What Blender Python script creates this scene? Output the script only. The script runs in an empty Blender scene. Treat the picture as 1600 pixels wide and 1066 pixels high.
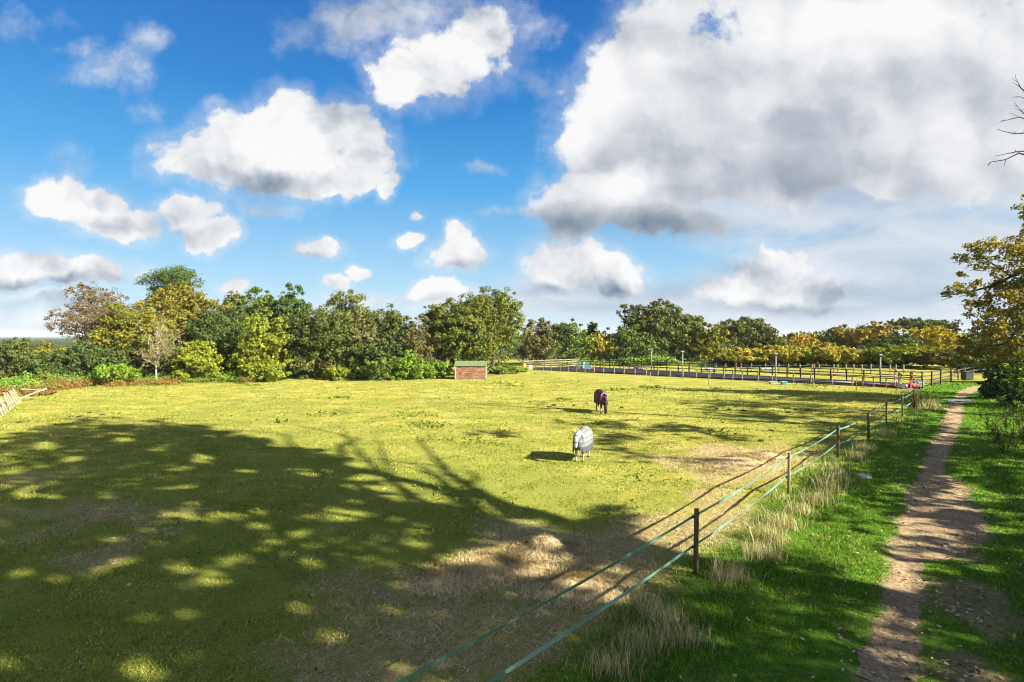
import bpy, bmesh, math, random
import numpy as np
from mathutils import Vector, Matrix

R = math.radians
scene = bpy.context.scene
COL = scene.collection

# ------------------------------------------------------------------ camera
F = 888.0                       # focal length in photo pixels (1600 wide)
CAM_Z = 5.0
PITCH = math.atan(6.0 / F)
cam_d = bpy.data.cameras.new("camera")
cam_d.sensor_width = 36.0
cam_d.lens = 36.0 * F / 1600.0
cam_d.clip_start = 0.1
cam_d.clip_end = 60000.0
cam = bpy.data.objects.new("camera", cam_d)
cam.location = (0, 0, CAM_Z)
cam.rotation_euler = (math.pi / 2 - PITCH, 0, 0)
COL.objects.link(cam)
scene.camera = cam

# ------------------------------------------------------------------ light
SUN_EL, SUN_A = R(28.5), R(26.0)          # SUN_A: shadows fall to the left, this far towards the back
SUN_DIR = Vector((math.cos(SUN_A) * math.cos(SUN_EL), -math.sin(SUN_A) * math.cos(SUN_EL), math.sin(SUN_EL)))
COT = 1.0 / math.tan(SUN_EL)
SHX, SHY = -math.cos(SUN_A) * COT, math.sin(SUN_A) * COT     # shadow offset per metre of height
sun_d = bpy.data.lights.new("sun", 'SUN')
sun_d.energy = 5.0
sun_d.angle = R(0.53)
sun_d.color = (1.0, 0.925, 0.79)
sun = bpy.data.objects.new("sun", sun_d)
sun.rotation_euler = SUN_DIR.to_track_quat('Z', 'Y').to_euler()
sun.location = (40, -20, 40)
COL.objects.link(sun)

scene.view_settings.view_transform = 'Standard'
scene.view_settings.look = 'None'
scene.view_settings.exposure = 2.02
scene.view_settings.gamma = 1.0
scene.render.film_transparent = False
try:
    scene.cycles.max_bounces = 6
    scene.cycles.diffuse_bounces = 3
    scene.cycles.transparent_max_bounces = 4
    scene.cycles.use_denoising = True
    scene.cycles.filter_width = 1.1
    scene.cycles.sample_clamp_indirect = 6.0
except Exception:
    pass


# ------------------------------------------------------------------ node helper
class NT:
    def __init__(self, tree):
        self.t = tree
        self.n = tree.nodes
        self.l = tree.links

    def node(self, typ, **kw):
        nd = self.n.new(typ)
        for k, v in kw.items():
            setattr(nd, k, v)
        return nd

    def put(self, sock, v):
        if isinstance(v, bpy.types.NodeSocket):
            self.l.new(v, sock)
        elif isinstance(v, (tuple, list)) and len(v) == 3 and sock.type == 'RGBA':
            sock.default_value = (*v, 1)
        else:
            sock.default_value = v

    def m(self, op, a, b=None, c=None, clamp=False):
        nd = self.n.new('ShaderNodeMath')
        nd.operation = op
        nd.use_clamp = clamp
        self.put(nd.inputs[0], a)
        if b is not None:
            self.put(nd.inputs[1], b)
        if c is not None:
            self.put(nd.inputs[2], c)
        return nd.outputs[0]

    def vm(self, op, a, b=None, scale=None):
        nd = self.n.new('ShaderNodeVectorMath')
        nd.operation = op
        self.put(nd.inputs[0], a)
        if b is not None:
            self.put(nd.inputs[1], b)
        if scale is not None:
            self.put(nd.inputs['Scale'], scale)
        return nd.outputs['Value'] if op in ('LENGTH', 'DOT_PRODUCT', 'DISTANCE') else nd.outputs[0]

    def comb(self, x, y, z):
        nd = self.n.new('ShaderNodeCombineXYZ')
        for s, v in zip(nd.inputs, (x, y, z)):
            self.put(s, v)
        return nd.outputs[0]

    def sep(self, v):
        nd = self.n.new('ShaderNodeSeparateXYZ')
        self.put(nd.inputs[0], v)
        return nd.outputs

    def noise(self, vec, scale=1.0, detail=4.0, rough=0.55, dist=0.0, lac=2.0, out=0):
        nd = self.n.new('ShaderNodeTexNoise')
        if vec is not None:
            self.l.new(vec, nd.inputs['Vector'])
        nd.inputs['Scale'].default_value = scale
        nd.inputs['Detail'].default_value = detail
        nd.inputs['Roughness'].default_value = rough
        nd.inputs['Lacunarity'].default_value = lac
        nd.inputs['Distortion'].default_value = dist
        return nd.outputs[out]

    def mix(self, fac, a, b, blend='MIX'):
        nd = self.n.new('ShaderNodeMix')
        nd.data_type = 'RGBA'
        nd.blend_type = blend
        self.put(nd.inputs[0], fac)
        self.put(nd.inputs[6], a)
        self.put(nd.inputs[7], b)
        return nd.outputs[2]

    def ss(self, v, lo, hi, a=0.0, b=1.0, kind='SMOOTHSTEP'):
        nd = self.n.new('ShaderNodeMapRange')
        nd.interpolation_type = kind
        self.put(nd.inputs[0], v)
        for i, q in enumerate((lo, hi, a, b)):
            self.put(nd.inputs[i + 1], q)
        return nd.outputs[0]

    def ramp(self, fac, stops, interp='LINEAR'):
        nd = self.n.new('ShaderNodeValToRGB')
        cr = nd.color_ramp
        cr.interpolation = interp
        while len(cr.elements) > 1:
            cr.elements.remove(cr.elements[-1])
        cr.elements[0].position = stops[0][0]
        cr.elements[0].color = (*stops[0][1], 1)
        for p, c in stops[1:]:
            e = cr.elements.new(p)
            e.color = (*c, 1)
        self.put(nd.inputs[0], fac)
        return nd.outputs[0]


# ------------------------------------------------------------------ sky
def uv(px, py):
    return (px - 800.0) / F, (527.0 - py) / F


world = bpy.data.worlds.new("World")
scene.world = world
world.use_nodes = True
try:
    world.cycles.sampling_method = 'MANUAL'
    world.cycles.sample_map_resolution = 512
except Exception:
    pass
SKY_ST = 0.08
EXPO = 2.02


def build_world():
    t = NT(world.node_tree)
    t.n.clear()
    tc = t.node('ShaderNodeTexCoord').outputs['Generated']
    x, y, z = t.sep(tc)
    sky = t.node('ShaderNodeTexSky', sky_type='NISHITA')
    sky.sun_disc = False
    sky.sun_elevation = SUN_EL
    sky.sun_rotation = math.atan2(SUN_DIR.x, SUN_DIR.y)
    sky.air_density = 1.0
    sky.dust_density = 0.4
    sky.ozone_density = 2.5
    K = 1.0 / (2 ** EXPO) / SKY_ST
    grad = t.ramp(z, [(0.0, (.58, .73, .85)), (0.05, (.46, .69, .86)), (0.11, (.32, .60, .84)), (0.25, (.060, .38, .78)), (0.38, (.006, .215, .62)), (0.52, (.001, .135, .49)), (1.0, (.003, .07, .36))])
    grad = t.mix(1.0, grad, (K, K, K), 'MULTIPLY')
    blue = t.mix(0.93, sky.outputs[0], grad)

    yy = t.m('MAXIMUM', y, 0.06)
    u = t.m('DIVIDE', x, yy)
    v = t.m('DIVIDE', z, yy)
    p0 = t.comb(u, v, 0.0)
    # warped coordinates give the edges their billows
    w1 = t.vm('SUBTRACT', t.noise(p0, 5.0, 3.0, 0.5, out=1), (0.5, 0.5, 0.5))
    w2 = t.vm('SUBTRACT', t.noise(p0, 19.0, 5.0, 0.65, out=1), (0.5, 0.5, 0.5))
    p = t.vm('ADD', p0, t.vm('MULTIPLY', w1, (0.10, 0.07, 0)))
    p = t.vm('ADD', p, t.vm('MULTIPLY', w2, (0.046, 0.040, 0)))

    def blob(px, py, rx, ry, w=1.0, src=p):
        cu, cv = uv(px, py)
        q = t.vm('MULTIPLY', t.vm('SUBTRACT', src, (cu, cv, 0)), (F / rx, F / ry, 0))
        return t.m('MULTIPLY_ADD', t.vm('LENGTH', q), -w, w)

    def union(bl, src=p, k=0.12):
        acc = None
        for b in bl:
            s = blob(*b, src=src)
            if acc is None:
                acc = s
            else:
                nd = t.n.new('ShaderNodeMath')
                nd.operation = 'SMOOTH_MAX'
                t.put(nd.inputs[0], acc)
                t.put(nd.inputs[1], s)
                nd.inputs[2].default_value = k
                acc = nd.outputs[0]
        return acc

    n_big = t.noise(p0, 6.5, 11.0, 0.62)
    n_lo = t.noise(p, 5.5, 4.0, 0.55)
    n_off = t.noise(t.vm('ADD', p, (0.030, 0.040, 0)), 5.5, 4.0, 0.55)
    relief = t.m('SUBTRACT', n_lo, n_off)

    CUM = [  # compact white cumulus
        (400, 235, 128, 78), (455, 195, 72, 58), (525, 200, 66, 60), (335, 252, 92, 46), (565, 240, 50, 55), (470, 265, 130, 44),
        (548, 288, 52, 26), (594, 296, 22, 26),
        (92, 316, 58, 34), (155, 326, 74, 36), (215, 342, 62, 30), (282, 334, 46, 40), (318, 366, 48, 22),
        (40, 416, 92, 32), (130, 424, 92, 25), (-40, 420, 90, 36),
        (492, 388, 54, 20), (722, 398, 46, 28), (716, 374, 22, 28), (690, 453, 48, 18), (532, 437, 26, 14), (559, 421, 17, 15),
        (372, 440, 26, 14), (648, 342, 20, 12), (650, 382, 24, 14),
        (872, 420, 62, 42), (922, 396, 36, 28), (965, 428, 56, 42),
        (1210, 440, 88, 52), (1216, 410, 50, 30), (1136, 456, 58, 26), (1276, 450, 56, 32),
        (705, 100, 100, 62, .9), (745, 60, 70, 62, .8), (640, 120, 60, 40, .75),
    ]
    BIG = [
        (985, 138, 100, 84), (930, 215, 76, 80), (1020, 210, 140, 130), (1110, 150, 190, 150), (1260, 130, 230, 165), (1450, 130, 270, 175),
        (955, 295, 96, 76), (1050, 308, 120, 66), (1210, 255, 160, 84), (1620, 110, 230, 190), (1330, 30, 340, 110), (905, 322, 70, 54), (1010, 335, 110, 40),
        (1420, 230, 190, 95), (1060, 330, 70, 36),
    ]
    SOFT = [
        (545, 30, 110, 66, .8), (470, 50, 90, 60, .55), (650, 20, 130, 60, .8), (110, 235, 66, 42, .62), (240, 60, 34, 22, .35), (745, 260, 52, 18, .6), (770, 338, 60, 14, .55),
        (40, 40, 90, 50, .5), (150, 110, 130, 40, .45), (245, 165, 70, 26, .4), (90, 80, 90, 30, .45), (345, 150, 44, 28, .5), (430, 336, 80, 16, .5), (850, 40, 60, 50, .6),
        (1030, 20, 90, 60, .9),
        (60, 462, 130, 24, .9), (80, 492, 170, 26, .9), (600, 470, 120, 22, .7), (440, 500, 160, 30, .7), (780, 470, 120, 30, .8),
    ]
    VEIL = [
        (1280, 320, 300, 80, 1.25), (1450, 290, 260, 90, 1.2),
        (1450, 400, 420, 150, 1.0), (1250, 470, 560, 72, 1.1), (1600, 250, 260, 170, 1.0), (900, 470, 260, 50, .9),
        (1400, 500, 600, 50, 1.2), (60, 505, 240, 40, .8), (600, 510, 500, 26, .6),
    ]
    d_c = t.m('ADD', union(CUM), t.m('MULTIPLY_ADD', t.m('SUBTRACT', n_big, 0.5), 2.2, 0.06))
    d_b = t.m('ADD', union(BIG), t.m('MULTIPLY_ADD', t.m('SUBTRACT', n_big, 0.5), 2.1, 0.15))
    # real breaks in the big cloud
    HOLES = [(1108, 322, 80, 36), (1340, 335, 90, 34)]
    d_b = t.m('SUBTRACT', d_b, t.m('MULTIPLY', t.m('MAXIMUM', union(HOLES), 0.0), 1.05))
    a_c = t.m('MAXIMUM', t.ss(d_c, 0.04, 0.34), t.ss(d_c, -0.35, 0.25, 0.0, 0.28))
    a_b = t.m('MAXIMUM', t.ss(d_b, 0.02, 0.36), t.ss(d_b, -0.25, 0.25, 0.0, 0.30))
    d_s = t.m('ADD', union(SOFT), t.m('MULTIPLY', t.m('SUBTRACT', n_big, 0.5), 2.6))
    a_s = t.ss(d_s, 0.05, 0.95, 0.0, 0.80)
    ps = t.vm('MULTIPLY', p0, (1.0, 3.4, 1.0))
    n_st = t.noise(ps, 4.0, 7.0, 0.62, 0.4)
    d_v = t.m('ADD', union(VEIL, k=0.3), t.m('MULTIPLY', t.m('SUBTRACT', n_st, 0.5), 1.7))
    a_v = t.ss(d_v, 0.0, 0.75, 0.0, 0.88)

    # grey, self-shaded parts of the clouds
    DARK = [
        (895, 350, 90, 40, .85), (1000, 358, 190, 38, .72), (1210, 280, 260, 74, .42), (1080, 250, 150, 80, .28), (930, 262, 70, 60, .25),
        (1385, 150, 110, 60, .30), (1060, 75, 130, 70, .30), (1240, 190, 220, 90, .28),
        (430, 292, 160, 24, .42), (330, 280, 70, 22, .3), (150, 348, 110, 18, .42), (300, 368, 60, 14, .3), (60, 442, 150, 16, .75), (500, 400, 60, 12, .4), (720, 416, 60, 12, .45),
        (690, 466, 60, 12, .6), (850, 452, 60, 16, .7), (960, 452, 80, 22, .5), (1040, 452, 100, 26, .75), (1210, 478, 150, 16, .6), (1350, 450, 140, 26, .6), (1440, 462, 120, 22, .6),
        (560, 20, 140, 70, .5), (60, 470, 180, 14, .5), (980, 480, 170, 14, .55), (1130, 420, 60, 24, .35),
    ]
    dk = t.m('MAXIMUM', union(DARK, k=0.08), 0.0)
    n_soft = t.noise(p0, 3.2, 5.0, 0.55)
    lit = t.m('MULTIPLY_ADD', relief, 2.3, 0.86)
    lit = t.m('SUBTRACT', lit, t.m('MULTIPLY', dk, 0.95))
    lit = t.m('ADD', lit, t.m('MULTIPLY', t.m('SUBTRACT', n_soft, 0.5), 0.16))
    LITE = [(935, 130, 70, 90, .5), (895, 205, 50, 60, .5), (1035, 85, 80, 50, .5), (965, 285, 80, 34, .5), (1330, 40, 260, 70, .4), (1200, 150, 80, 40, .3)]
    lit_b = t.m('ADD', t.m('SUBTRACT', t.m('MULTIPLY_ADD', relief, -1.35, lit), 0.09), t.m('MAXIMUM', union(LITE), 0.0))
    CR = [(0.0, (0.13, 0.20, 0.31)), (0.3, (0.33, 0.39, 0.47)), (0.55, (0.56, 0.60, 0.66)), (0.80, (0.83, 0.85, 0.88)), (1.0, (1.0, 1.0, 1.0))]
    b_col = t.ramp(lit_b, CR)
    cl_col = t.ramp(lit, [(0.0, (0.13, 0.20, 0.31)), (0.3, (0.33, 0.40, 0.50)), (0.55, (0.57, 0.62, 0.69)), (0.80, (0.84, 0.86, 0.89)), (1.0, (1.0, 1.0, 1.0))])
    lit_v = t.m('ADD', t.m('MULTIPLY_ADD', t.m('SUBTRACT', n_st, 0.5), 1.2, 0.72), t.m('MULTIPLY', dk, -0.55))
    v_col = t.ramp(lit_v, [(0.0, (0.30, 0.39, 0.52)), (0.5, (0.52, 0.60, 0.72)), (1.0, (0.88, 0.91, 0.95))])
    # sky behind the camera: invented bright broken cloud, added to whiten and lift the shade
    n_bk = t.noise(tc, 2.6, 7.0, 0.58)
    a_bk = t.m('MULTIPLY', t.ss(n_bk, 0.42, 0.58), t.ss(y, 0.25, 0.02))
    a_bk = t.m('MULTIPLY', a_bk, 0.8)
    front = t.ss(y, 0.05, 0.22)
    KC = CLOUD_GAIN / SKY_ST
    col = blue
    for a, c in ((a_v, v_col), (a_s, cl_col), (a_b, b_col), (a_c, cl_col)):
        cc = t.mix(1.0, c, (KC, KC, KC), 'MULTIPLY')
        col = t.mix(t.m('MULTIPLY', a, front), col, cc)
    col = t.mix(a_bk, col, (1.1 * KC, 1.09 * KC, 1.06 * KC))
    # below the horizon: neutral land colour
    col = t.mix(t.ss(z, -0.004, -0.03), col, (0.6, 0.7, 0.6))
    bg = t.node('ShaderNodeBackground')
    bg.inputs['Strength'].default_value = SKY_ST
    t.l.new(col, bg.inputs['Color'])
    out = t.node('ShaderNodeOutputWorld')
    t.l.new(bg.outputs[0], out.inputs['Surface'])


CLOUD_GAIN = 0.95 / 2 ** 2.02
SKYTINT = (1.0, 1.0, 1.0)
build_world()
# ------------------------------------------------------------------ pixel <-> world
CP, SP = math.cos(PITCH), math.sin(PITCH)


def ground(px, py, z=0.0):
    """the point at height z that the photo shows at pixel px, py"""
    a, b = (px - 800.0) / F, (533.0 - py) / F
    dx, dy, dz = a, CP + b * SP, -SP + b * CP
    k = (z - CAM_Z) / dz
    return Vector((dx * k, dy * k, z))


def at(px, D, py=None):
    """x (and height) of a pixel column at distance D"""
    x = (px - 800.0) / F * D
    return x if py is None else (x, CAM_Z + (527.0 - py) / F * D)


def project(x, y, z):
    zc = z - CAM_Z
    yf = y * CP - zc * SP
    zu = y * SP + zc * CP
    yf = np.maximum(yf, 0.05)
    return 800.0 + F * x / yf, 533.0 - F * zu / yf


def in_poly(px, py, poly):
    res = np.zeros(px.shape, bool)
    n = len(poly)
    j = n - 1
    for i in range(n):
        xi, yi = poly[i]
        xj, yj = poly[j]
        c = ((yi > py) != (yj > py)) & (px < (xj - xi) * (py - yi) / (yj - yi + 1e-9) + xi)
        res ^= c
        j = i
    return res


_hr = np.random.default_rng(77)
_HT = _hr.random((256, 256))


def vnoise(x, y):
    xi = np.floor(x).astype(np.int64)
    yi = np.floor(y).astype(np.int64)
    fx, fy = x - xi, y - yi
    fx = fx * fx * (3 - 2 * fx)
    fy = fy * fy * (3 - 2 * fy)
    a = _HT[xi % 256, yi % 256]
    b = _HT[(xi + 1) % 256, yi % 256]
    c = _HT[xi % 256, (yi + 1) % 256]
    d = _HT[(xi + 1) % 256, (yi + 1) % 256]
    return (a * (1 - fx) + b * fx) * (1 - fy) + (c * (1 - fx) + d * fx) * fy


def fbm(x, y, o=4):
    s, a, t = 0.0, 1.0, 0.0
    for i in range(o):
        s = s + a * vnoise(x * 2 ** i + 17.3 * i, y * 2 ** i + 9.1 * i)
        t += a
        a *= 0.5
    return s / t


# ------------------------------------------------------------------ object helpers
def tag(o, label=None, cat=None, group=None, kind=None):
    if label:
        o["label"] = label
    if cat:
        o["category"] = cat
    if group:
        o["group"] = group
    if kind:
        o["kind"] = kind
    return o


def empty(name, loc, rz=0.0):
    o = bpy.data.objects.new(name, None)
    o.location = loc
    o.rotation_euler = (0, 0, rz)
    o.empty_display_size = 0.3
    COL.objects.link(o)
    return o


def link_mesh(name, me, mat=None, parent=None):
    o = bpy.data.objects.new(name, me)
    if mat is not None:
        me.materials.append(mat)
    COL.objects.link(o)
    if parent is not None:
        o.parent = parent
    return o


def copy_tree(o, parent=None):
    c = o.copy()
    COL.objects.link(c)
    c.parent = parent
    for ch in list(o.children):
        copy_tree(ch, c)
    return c


def np_mesh(name, verts, faces, smooth=False, attrs=None):
    """verts (n,3), faces (m,k) all with the same number of corners"""
    me = bpy.data.meshes.new(name)
    verts = np.asarray(verts, np.float32)
    faces = np.asarray(faces, np.int32)
    m, k = faces.shape
    me.vertices.add(len(verts))
    me.vertices.foreach_set("co", verts.ravel())
    me.loops.add(m * k)
    me.loops.foreach_set("vertex_index", faces.ravel())
    me.polygons.add(m)
    me.polygons.foreach_set("loop_start", np.arange(0, m * k, k, dtype=np.int32))
    if smooth:
        me.polygons.foreach_set("use_smooth", np.ones(m, bool))
    if attrs:
        for an, av in attrs.items():
            a = me.attributes.new(an, 'FLOAT', 'POINT')
            a.data.foreach_set("value", np.asarray(av, np.float32))
    me.update(calc_edges=True)
    return me


class MB:
    """collects boxes, bars, tubes and lofts; build() links them as one mesh"""

    def __init__(self):
        self.v, self.f = [], []

    def add(self, vs, fs):
        b = len(self.v)
        self.v += [tuple(q) for q in vs]
        self.f += [tuple(i + b for i in q) for q in fs]

    def box(self, c, s, rz=0.0, ry=0.0, rx=0.0):
        M = Matrix.Translation(c) @ Matrix.Rotation(rz, 4, 'Z') @ Matrix.Rotation(ry, 4, 'Y') @ Matrix.Rotation(rx, 4, 'X')
        vs = [M @ Vector((sx * s[0] / 2, sy * s[1] / 2, sz * s[2] / 2)) for sx in (-1, 1) for sy in (-1, 1) for sz in (-1, 1)]
        self.add(vs, [(0, 1, 3, 2), (4, 6, 7, 5), (0, 4, 5, 1), (2, 3, 7, 6), (0, 2, 6, 4), (1, 5, 7, 3)])

    def bar(self, a, b, w, h, up=Vector((0, 0, 1))):
        a, b = Vector(a), Vector(b)
        d = (b - a).normalized()
        s = d.cross(up)
        s = s.normalized() if s.length > 1e-4 else Vector((1, 0, 0))
        u = s.cross(d)
        vs = []
        for p in (a, b):
            for i, j in ((-1, -1), (1, -1), (1, 1), (-1, 1)):
                vs.append(p + s * (i * w / 2) + u * (j * h / 2))
        self.add(vs, [(3, 2, 1, 0), (4, 5, 6, 7), (0, 1, 5, 4), (1, 2, 6, 5), (2, 3, 7, 6), (3, 0, 4, 7)])

    def tube(self, pts, rad, n=7, cap=True):
        pts = [Vector(p) for p in pts]
        if not isinstance(rad, (list, tuple)):
            rad = [rad] * len(pts)
        b = len(self.v)
        ref = Vector((0.31, 0.17, 0.93)).normalized()
        for i, p in enumerate(pts):
            d = (pts[min(i + 1, len(pts) - 1)] - pts[max(i - 1, 0)]).normalized()
            s = d.cross(ref)
            if s.length < 0.05:
                s = d.cross(Vector((1, 0, 0)))
            s.normalize()
            u = s.cross(d)
            r = rad[i]
            rs, ru = (r if isinstance(r, (tuple, list)) else (r, r))
            for k in range(n):
                a = 2 * math.pi * k / n
                self.v.append(tuple(p + s * (rs * math.cos(a)) + u * (ru * math.sin(a))))
        for i in range(len(pts) - 1):
            for k in range(n):
                k2 = (k + 1) % n
                self.f.append((b + i * n + k2, b + i * n + k, b + (i + 1) * n + k, b + (i + 1) * n + k2))
        if cap:
            self.f.append(tuple(b + k for k in range(n)))
            e = b + (len(pts) - 1) * n
            self.f.append(tuple(e + n - 1 - k for k in range(n)))

    def mesh(self, name, smooth=False):
        me = bpy.data.meshes.new(name)
        me.from_pydata(self.v, [], self.f)
        me.update()
        if smooth:
            me.polygons.foreach_set("use_smooth", np.ones(len(me.polygons), bool))
        return me

    def build(self, name, mat, parent=None, smooth=False, bevel=0.0):
        me = self.mesh(name, smooth)
        if bevel:
            bm = bmesh.new()
            bm.from_mesh(me)
            bmesh.ops.bevel(bm, geom=list(bm.edges), offset=bevel, segments=1, affect='EDGES')
            bm.to_mesh(me)
            bm.free()
        return link_mesh(name, me, mat, parent)


# ------------------------------------------------------------------ materials
def new_mat(name):
    m = bpy.data.materials.new(name)
    m.use_nodes = True
    t = NT(m.node_tree)
    t.n.clear()
    out = t.node('ShaderNodeOutputMaterial')
    return m, t, out


def princ(t, out, color, rough=0.8, spec=0.3, normal=None, metallic=0.0):
    b = t.node('ShaderNodeBsdfPrincipled')
    t.put(b.inputs['Base Color'], color)
    t.put(b.inputs['Roughness'], rough)
    b.inputs['Specular IOR Level'].default_value = spec
    b.inputs['Metallic'].default_value = metallic
    if normal is not None:
        t.l.new(normal, b.inputs['Normal'])
    t.l.new(b.outputs[0], out.inputs['Surface'])
    return b


def bump(t, h, strength=0.4, dist=0.02):
    b = t.node('ShaderNodeBump')
    b.inputs['Strength'].default_value = strength
    b.inputs['Distance'].default_value = dist
    t.l.new(h, b.inputs['Height'])
    return b.outputs[0]


def plain(name, c1, c2=None, scale=6.0, rough=0.8, spec=0.3, bumps=0.0, stretch=(1, 1, 1)):
    m, t, out = new_mat(name)
    co = t.node('ShaderNodeTexCoord').outputs['Object']
    n = t.noise(t.vm('MULTIPLY', co, stretch), scale, 6.0, 0.6)
    c = t.ramp(n, [(0.3, c1), (0.7, c2 or c1)])
    princ(t, out, c, rough, spec, bump(t, n, bumps, 0.01) if bumps else None)
    return m


def leaf_mat(name, stops, patch=None, pscale=0.45, trans=0.22, pamt=0.85, rough=0.55):
    """leaf colours vary leaf by leaf; 'patch' is a second leaf colour that takes over whole sprays"""
    m, t, out = new_mat(name)
    geo = t.node('ShaderNodeNewGeometry')
    rnd = geo.outputs['Random Per Island']
    c = t.ramp(rnd, stops)
    co = t.node('ShaderNodeTexCoord').outputs['Object']
    if patch is not None:
        n = t.noise(co, pscale, 3.0, 0.6)
        k = t.m('ADD', n, t.m('MULTIPLY', t.m('SUBTRACT', rnd, 0.5), 0.22))
        c = t.mix(t.m('MULTIPLY', t.ss(k, 0.48, 0.64), pamt), c, patch)
    b = t.node('ShaderNodeBsdfPrincipled')
    t.l.new(c, b.inputs['Base Color'])
    b.inputs['Roughness'].default_value = rough
    b.inputs['Specular IOR Level'].default_value = 0.07
    tr = t.node('ShaderNodeBsdfTranslucent')
    t.l.new(t.mix(1.0, c, (1.25, 1.2, 0.6), 'MULTIPLY'), tr.inputs['Color'])
    mx = t.node('ShaderNodeMixShader')
    mx.inputs[0].default_value = trans
    t.l.new(b.outputs[0], mx.inputs[1])
    t.l.new(tr.outputs[0], mx.inputs[2])
    t.l.new(mx.outputs[0], out.inputs['Surface'])
    return m


def sc(c, k):
    return tuple(min(1.0, q * k) for q in c)


def leafset(name, c, patch=None, spread=0.45, **kw):
    d = sc(c, 1 - spread)
    l = tuple(min(1, q * (1 + spread * f)) for q, f in zip(c, (1.15, 1.0, 0.5)))
    return leaf_mat(name, [(0.0, d), (0.5, c), (1.0, l)], patch, **kw)


LM = {
    'russet': leafset('russet_leaves', (0.160, 0.112, 0.052), (0.125, 0.115, 0.048)),
    'pine': leafset('pine_needles', (0.062, 0.105, 0.020), (0.085, 0.115, 0.022), 0.5, trans=0.1),
    'goldolive': leafset('golden_olive_leaves', (0.2, 0.165, 0.027), (0.105, 0.13, 0.027)),
    'yellowolive': leafset('yellow_olive_leaves', (0.195, 0.18, 0.022), (0.1, 0.13, 0.023)),
    'dark': leafset('dark_green_leaves', (0.062, 0.095, 0.026), (0.090, 0.115, 0.030)),
    'darkolive': leafset('dark_olive_leaves', (0.074, 0.1, 0.026), (0.112, 0.125, 0.03)),
    'mid': leafset('mid_green_leaves', (0.098, 0.15, 0.031), (0.14, 0.165, 0.032)),
    'deep': leafset('deep_green_leaves', (0.062, 0.112, 0.027), (0.105, 0.140, 0.033)),
    'lime': leafset('lime_leaves', (.210, .240, .024), (.130, .180, .024)),
    'olive': leafset('olive_leaves', (0.118, 0.14, 0.031), (0.172, 0.165, 0.038)),
    'brownolive': leafset('brown_olive_leaves', (0.14, 0.13, 0.044), (0.1, 0.122, 0.034)),
    'oak': leafset('oak_leaves', (0.108, 0.14, 0.027), (0.16, 0.162, 0.032)),
    'greyoak': leafset('grey_green_oak_leaves', (0.1, 0.122, 0.034), (0.14, 0.145, 0.038)),
    'beige': leafset('beige_twigs', (0.220, 0.185, 0.085), (0.130, 0.135, 0.042)),
    'gold': leafset('gold_leaves', (0.35, 0.295, 0.036), (0.18, 0.195, 0.03)),
    'orange': leafset('orange_leaves', (0.32, 0.225, 0.022), (0.1, 0.13, 0.026), pscale=0.30),
    'yellow': leafset('yellow_leaves', (0.44, 0.35, 0.022), (0.24, 0.23, 0.026)),
    'autumn': leafset('autumn_oak_leaves', (0.255, 0.2, 0.028), (0.11, 0.125, 0.026), pscale=0.6),
    'bright': leafset('bright_green_leaves', (0.131, 0.237, 0.027), (0.206, 0.244, 0.027)),
    'fern': leafset('fern_leaves', (0.119, 0.231, 0.031), (0.188, 0.188, 0.035)),
    'rust': leafset('rust_bracken', (0.210, 0.110, 0.036), (0.16, 0.15, 0.038)),
    'laurel': leafset('dark_laurel_leaves', (0.037, 0.075, 0.022), (0.062, 0.075, 0.020)),
}
BARK = plain('bark', (0.075, 0.055, 0.038), (0.14, 0.11, 0.08), 9, 0.9, 0.1, 0.5, (1, 1, 0.3))
BARK_DARK = plain('dark_bark', (0.03, 0.024, 0.018), (0.06, 0.048, 0.036), 9, 0.9, 0.1, 0.5, (1, 1, 0.3))
BARK_PALE = plain('pale_bark', (0.30, 0.25, 0.17), (0.42, 0.36, 0.26), 9, 0.9, 0.1, 0.3, (1, 1, 0.3))
POSTW = plain('weathered_post_wood', (0.17, 0.125, 0.075), (0.27, 0.21, 0.13), 14, 0.85, 0.2, 0.4, (1, 1, 0.12))
POSTD = plain('dark_post_wood', (0.060, 0.050, 0.030), (0.11, 0.092, 0.050), 14, 0.85, 0.2, 0.5, (1, 1, 0.12))
RAILD = plain('dark_stained_rail', (0.030, 0.024, 0.020), (0.060, 0.046, 0.036), 8, 0.8, 0.25, 0.3)
RAILP = plain('pale_rail_wood', (0.19, 0.155, 0.10), (0.28, 0.235, 0.165), 8, 0.85, 0.2, 0.3)


# ------------------------------------------------------------------ masks of the ground (world x, y)
def path_pts():
    rows = [(1075, 1322, 1442), (1040, 1345, 1440), (1000, 1362, 1438), (950, 1383, 1442), (905, 1392, 1440), (870, 1394, 1450), (850, 1396, 1510), (825, 1402, 1535),
            (800, 1408, 1533), (775, 1417, 1512), (755, 1428, 1500), (738, 1437, 1478), (718, 1445, 1473), (700, 1455, 1482), (680, 1465, 1494), (660, 1473, 1500),
            (645, 1480, 1503), (634, 1484, 1503), (626, 1488, 1506), (618, 1494, 1511), (612, 1501, 1522), (607.5, 1512, 1534), (604, 1522, 1546)]
    return rows


PATH_ROWS = path_pts()
PATH_L = np.array([list(ground(a, y))[:2] for y, a, b in PATH_ROWS])
PATH_R = np.array([list(ground(b, y))[:2] for y, a, b in PATH_ROWS])
PATH_C = (PATH_L + PATH_R) / 2
PATH_W = np.linalg.norm(PATH_R - PATH_L, axis=1) * 0.45
SIDE_C = np.array([list(ground(a, b))[:2] for a, b in ((1500, 836), (1520, 880), (1530, 930), (1545, 985), (1560, 1060), (1580, 1120))])
SIDE_W = np.array([0.2, 0.3, 0.45, 0.5, 0.55, 0.55])

P0 = Vector((-1.75, 5.6, 0))
POST_PX = [(1087, 897), (1232, 772), (1309, 716), (1357, 689), (1385, 666), (1410, 651), (1428, 640)]
POSTS = [P0] + [ground(*q) for q in POST_PX]
FENCE = np.array([list(q)[:2] for q in POSTS])


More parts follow.
